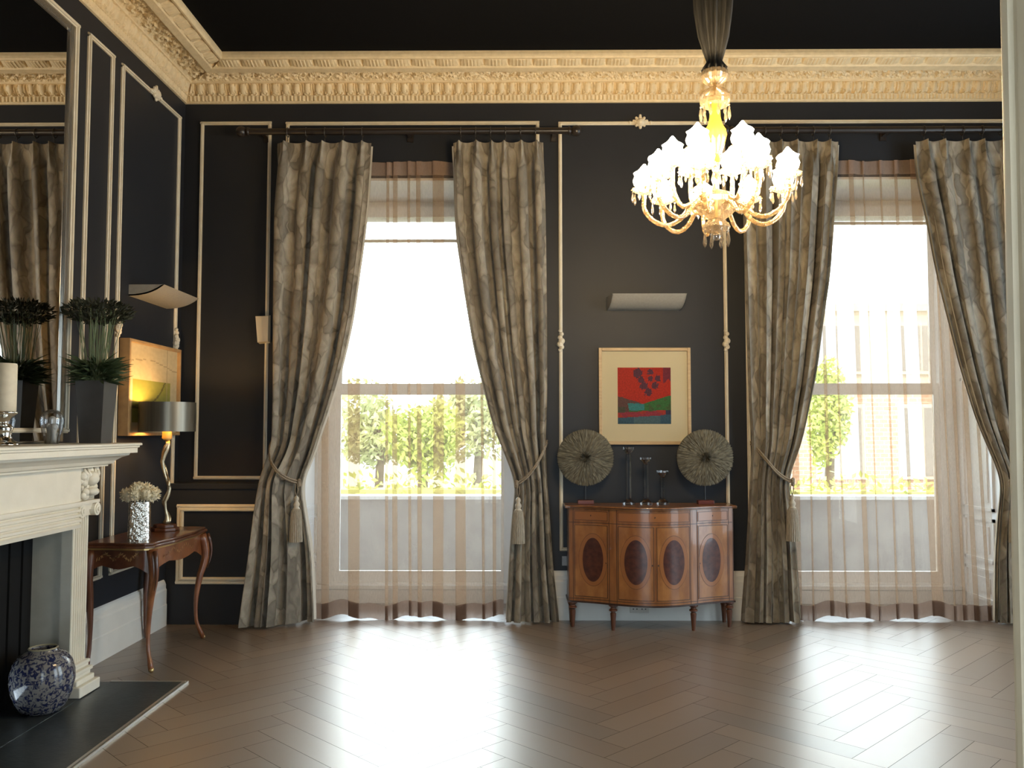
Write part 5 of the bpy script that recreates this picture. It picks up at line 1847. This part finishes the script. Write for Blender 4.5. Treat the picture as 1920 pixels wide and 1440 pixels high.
def drop(L=0.075, r_=0.0085):
    """cut pendant hanging down from its origin"""
    return MB().lathe([(0.0006, -L), (r_ * 0.75, -L * 0.86), (r_, -L * 0.74), (r_ * 0.55, -L * 0.40), (r_ * 0.25, -L * 0.28)], n=6).ball((0, 0, -L * 0.2), r_ * 0.62, 7, 5).tube([(0, 0, -L * 0.3), (0, 0, 0)], 0.0008, 4)


drop_src = None


def pend(parent, x, y, z, name='pendant', L=0.075):
    global drop_src
    if drop_src is None:
        drop_src = obj('pendant', drop(), PENDANT, parent, local=True)
        o = drop_src
    else:
        o = drop_src.copy()
        COL.objects.link(o)
        o.parent = parent
    o.location = (x, y, z)
    s_ = L / 0.075
    o.scale = (s_, s_, s_)
    return o


for k in range(8):
    a = 2 * pi * k / 8 + 0.2
    pend(CH, 0.058 * cos(a), 0.058 * sin(a), cz(426) - 2.36, L=0.085)
for k in range(12):
    a = 2 * pi * k / 12
    pend(CH, 0.068 * cos(a), 0.068 * sin(a), cz(186) - 2.36, L=0.075)

SH_PROF = [(0.014, 0.0), (0.030, 0.008), (0.046, 0.026), (0.051, 0.046), (0.046, 0.062), (0.043, 0.070), (0.049, 0.084), (0.034, 0.092), (0.021, 0.104), (0.004, 0.126)]


def arm_curve(r1, z0, zlow, z1):
    """from the bowl out, down and curling up to the cup (r, z)"""
    P = [(0.085, z0), (0.085 + (r1 - 0.085) * 0.16, z0 - 0.004), (0.085 + (r1 - 0.085) * 0.36, lerp(z0, zlow, 0.75)), (0.085 + (r1 - 0.085) * 0.60, zlow),
         (0.085 + (r1 - 0.085) * 0.84, lerp(zlow, z1, 0.16)), (r1 * 1.0, lerp(zlow, z1, 0.48)), (r1 * 1.005, lerp(zlow, z1, 0.8)), (r1, z1)]
    out = []
    n_ = len(P)
    for i in range(n_ - 1):
        p0, p1, p2, p3 = P[max(0, i - 1)], P[i], P[i + 1], P[min(n_ - 1, i + 2)]
        for k in range(5):
            q = k / 5
            out.append(tuple(0.5 * ((2 * p1[c]) + (-p0[c] + p2[c]) * q + (2 * p0[c] - 5 * p1[c] + 4 * p2[c] - p3[c]) * q * q + (-p0[c] + 3 * p1[c] - 3 * p2[c] + p3[c]) * q ** 3) for c in (0, 1)))
    out.append(P[-1])
    return out


def build_arm(r1, z0, zlow, z1):
    cv = arm_curve(r1, z0, zlow, z1)
    m = MB().tube([(r_, 0, z - 2.36) for r_, z in cv], [0.0105] * len(cv), 8)
    for k in range(3, len(cv) - 4, 3):                 # rope-cut beads along the arm
        m.ball((cv[k][0], 0, cv[k][1] - 2.36), 0.0125, 7, 5)
    zz = z1 - 2.36
    a = obj('arm', m, CHGLASS, CH, local=True, smooth=True)
    m = MB().lathe([(0.012, zz - 0.016), (0.020, zz - 0.010), (0.050, zz + 0.004), (0.062, zz + 0.012), (0.060, zz + 0.016), (0.02, zz + 0.010)], r1, 0, 24, lobes=12, depth=0.05)
    obj('drip_pan', m, CHCUT, a, local=True)
    m = MB().lathe([(q, zz + 0.010 + h) for q, h in SH_PROF], r1, 0, 18, lobes=6, depth=0.06)
    obj('glass_shade', m, SHADEGLOW, a, local=True, smooth=True)
    for k in range(7):
        an = 2 * pi * k / 7 + 0.3
        pend(a, r1 + 0.058 * cos(an), 0.058 * sin(an), zz + 0.008, L=0.062)
    return a


def dup_arm(src, rz):
    c = src.copy(); COL.objects.link(c)
    c.rotation_euler = (0, 0, rz)
    for ch in list(src.children):
        d = ch.copy(); COL.objects.link(d); d.parent = c
    return c


lowarm = build_arm(0.335, 2.555, 2.478, 2.645)
uparm = build_arm(0.200, 2.585, 2.560, 2.765)
NL, NU = 9, 6
for k in range(1, NL):
    dup_arm(lowarm, radians(8) + 2 * pi * k / NL)
lowarm.rotation_euler = (0, 0, radians(8))
for k in range(1, NU):
    dup_arm(uparm, radians(-6) + 2 * pi * k / NU)
uparm.rotation_euler = (0, 0, radians(-6))

# ================================================================== OUTSIDE
struct(obj('terrace_ground', MB().box(-9, 12, WY + 0.12, 9.2, -0.10, -0.02), STONE), 'stone terrace outside the windows', 'terrace')
pt_ = MB().box(-9, 12, 8.75, 8.95, -0.10, 0.80)
pw_ = struct(obj('terrace_wall', pt_, STONE), 'low grey terrace wall outside the windows', 'wall')
obj('coping', MB().box(-9, 12, 8.72, 8.98, 0.80, 0.835), COPING, pw_)
struct(obj('street_ground', MB().box(-40, 60, 9.2, 70, -0.35, -0.25), LAWN), 'pale street ground beyond the terrace', 'ground')


def leaf_cloud(m, c, rad, n_, rng, size):
    for k in range(n_):
        d = Vector((rng.gauss(0, 1), rng.gauss(0, 1), rng.gauss(0, 1))).normalized() * (rng.random() ** 0.4)
        p = Vector((c[0] + d.x * rad[0], c[1] + d.y * rad[1], c[2] + d.z * rad[2]))
        e = Vector((rng.uniform(-1, 1), rng.uniform(-1, 1), rng.uniform(-1, 1))).normalized() * size
        m.blade(p - e, p + e, size * 0.45)


ro_ = random.Random(77)
m = MB()
leaf_n = 0
for k in range(26):
    x = lerp(2.4, 10.5, k / 25)
    leaf_cloud(m, (x, 12.6, 0.28 + 0.02 * sin(k)), (0.34, 0.42, 0.60 + ro_.uniform(-0.06, 0.08)), 150, ro_, 0.07)
m.box(2.3, 10.6, 12.35, 12.85, -0.25, 0.62)
tag(obj('hedge', m, HEDGEM), 'sunny clipped green hedge seen through the right window', 'hedge')


def tree(x, y, h, r_, seed, label, cat='tree'):
    rg = random.Random(seed)
    t = thing('tree' if cat == 'tree' else 'shrub', label, cat, (x, y, -0.25))
    m = MB()
    for k in range(7):
        leaf_cloud(m, (x + rg.uniform(-0.5, 0.5) * r_, y + rg.uniform(-0.5, 0.5) * r_, h * rg.uniform(0.55, 0.85)), (r_ * 0.7, r_ * 0.7, h * 0.24), 420, rg, 0.055 + 0.03 * r_)
    obj('crown', m, TREEM if cat == 'tree' else HEDGEM, t)
    obj('trunk', MB().tube([(x, y, -0.25), (x + 0.05, y, h * 0.4), (x, y, h * 0.75)], [0.10, 0.08, 0.03], 8), BARK, t, smooth=True)


tree(-4.3, 14.6, 2.55, 1.15, 51, 'dark green tree seen at the left of the left window')
tree(-2.75, 16.6, 2.35, 0.75, 55, 'yellow green tree next to the dark green one in the left window')
tree(-1.62, 14.0, 2.0, 0.62, 52, 'yellow green shrub seen in the middle of the left window', 'shrub')
tree(-0.85, 16.6, 2.45, 0.85, 53, 'green tree seen in the right half of the left window')
tree(5.35, 15.0, 2.6, 0.36, 54, 'yellow green shrub in front of the brick house through the right window', 'shrub')
m = MB()
for k in range(22):
    leaf_cloud(m, (lerp(-6.0, 0.6, k / 21), 13.0, 0.30), (0.34, 0.42, 0.62 + ro_.uniform(-0.08, 0.10)), 140, ro_, 0.07)
m.box(-6.2, 0.7, 12.75, 13.25, -0.25, 0.62)
tag(obj('hedge', m, HEDGEM), 'sunny clipped green hedge seen through the left window', 'hedge')

t = thing('brick_house', 'sunlit brick house with white windows seen through the right window', 'house', (12.0, 24.0, -0.25))
obj('house_wall', MB().box(6.8, 18.0, 23.0, 29.0, -0.25, 2.75), BRICK, t)
obj('upper_wall', MB().box(6.8, 18.0, 23.0, 29.0, 2.75, 4.7), mat('overexposed_facade', (0.78, 0.74, 0.66), 0.9, noise_scale=2, col2=(0.72, 0.68, 0.6)), t)  # upper facade coloured pale to stand for its overexposed brightness
obj('roof_parapet', MB().box(6.7, 18.1, 22.9, 29.1, 4.7, 4.9), COPING, t)
for (xa, za, ha) in ((10.2, 0.3, 1.8), (12.6, 0.3, 1.8), (8.0, 0.3, 1.8), (10.2, 3.1, 1.2), (12.6, 3.1, 1.2), (8.0, 3.1, 1.2)):
    f_ = obj('house_window', MB().box(xa - 0.1, xa + 1.2, 22.92, 23.0, za - 0.1, za + ha + 0.1), COPING, t)
    obj('pane', MB().box(xa, xa + 0.52, 22.90, 22.93, za, za + ha).box(xa + 0.58, xa + 1.1, 22.90, 22.93, za, za + ha), mat('dark_pane', (0.35, 0.38, 0.42), 0.1), f_)
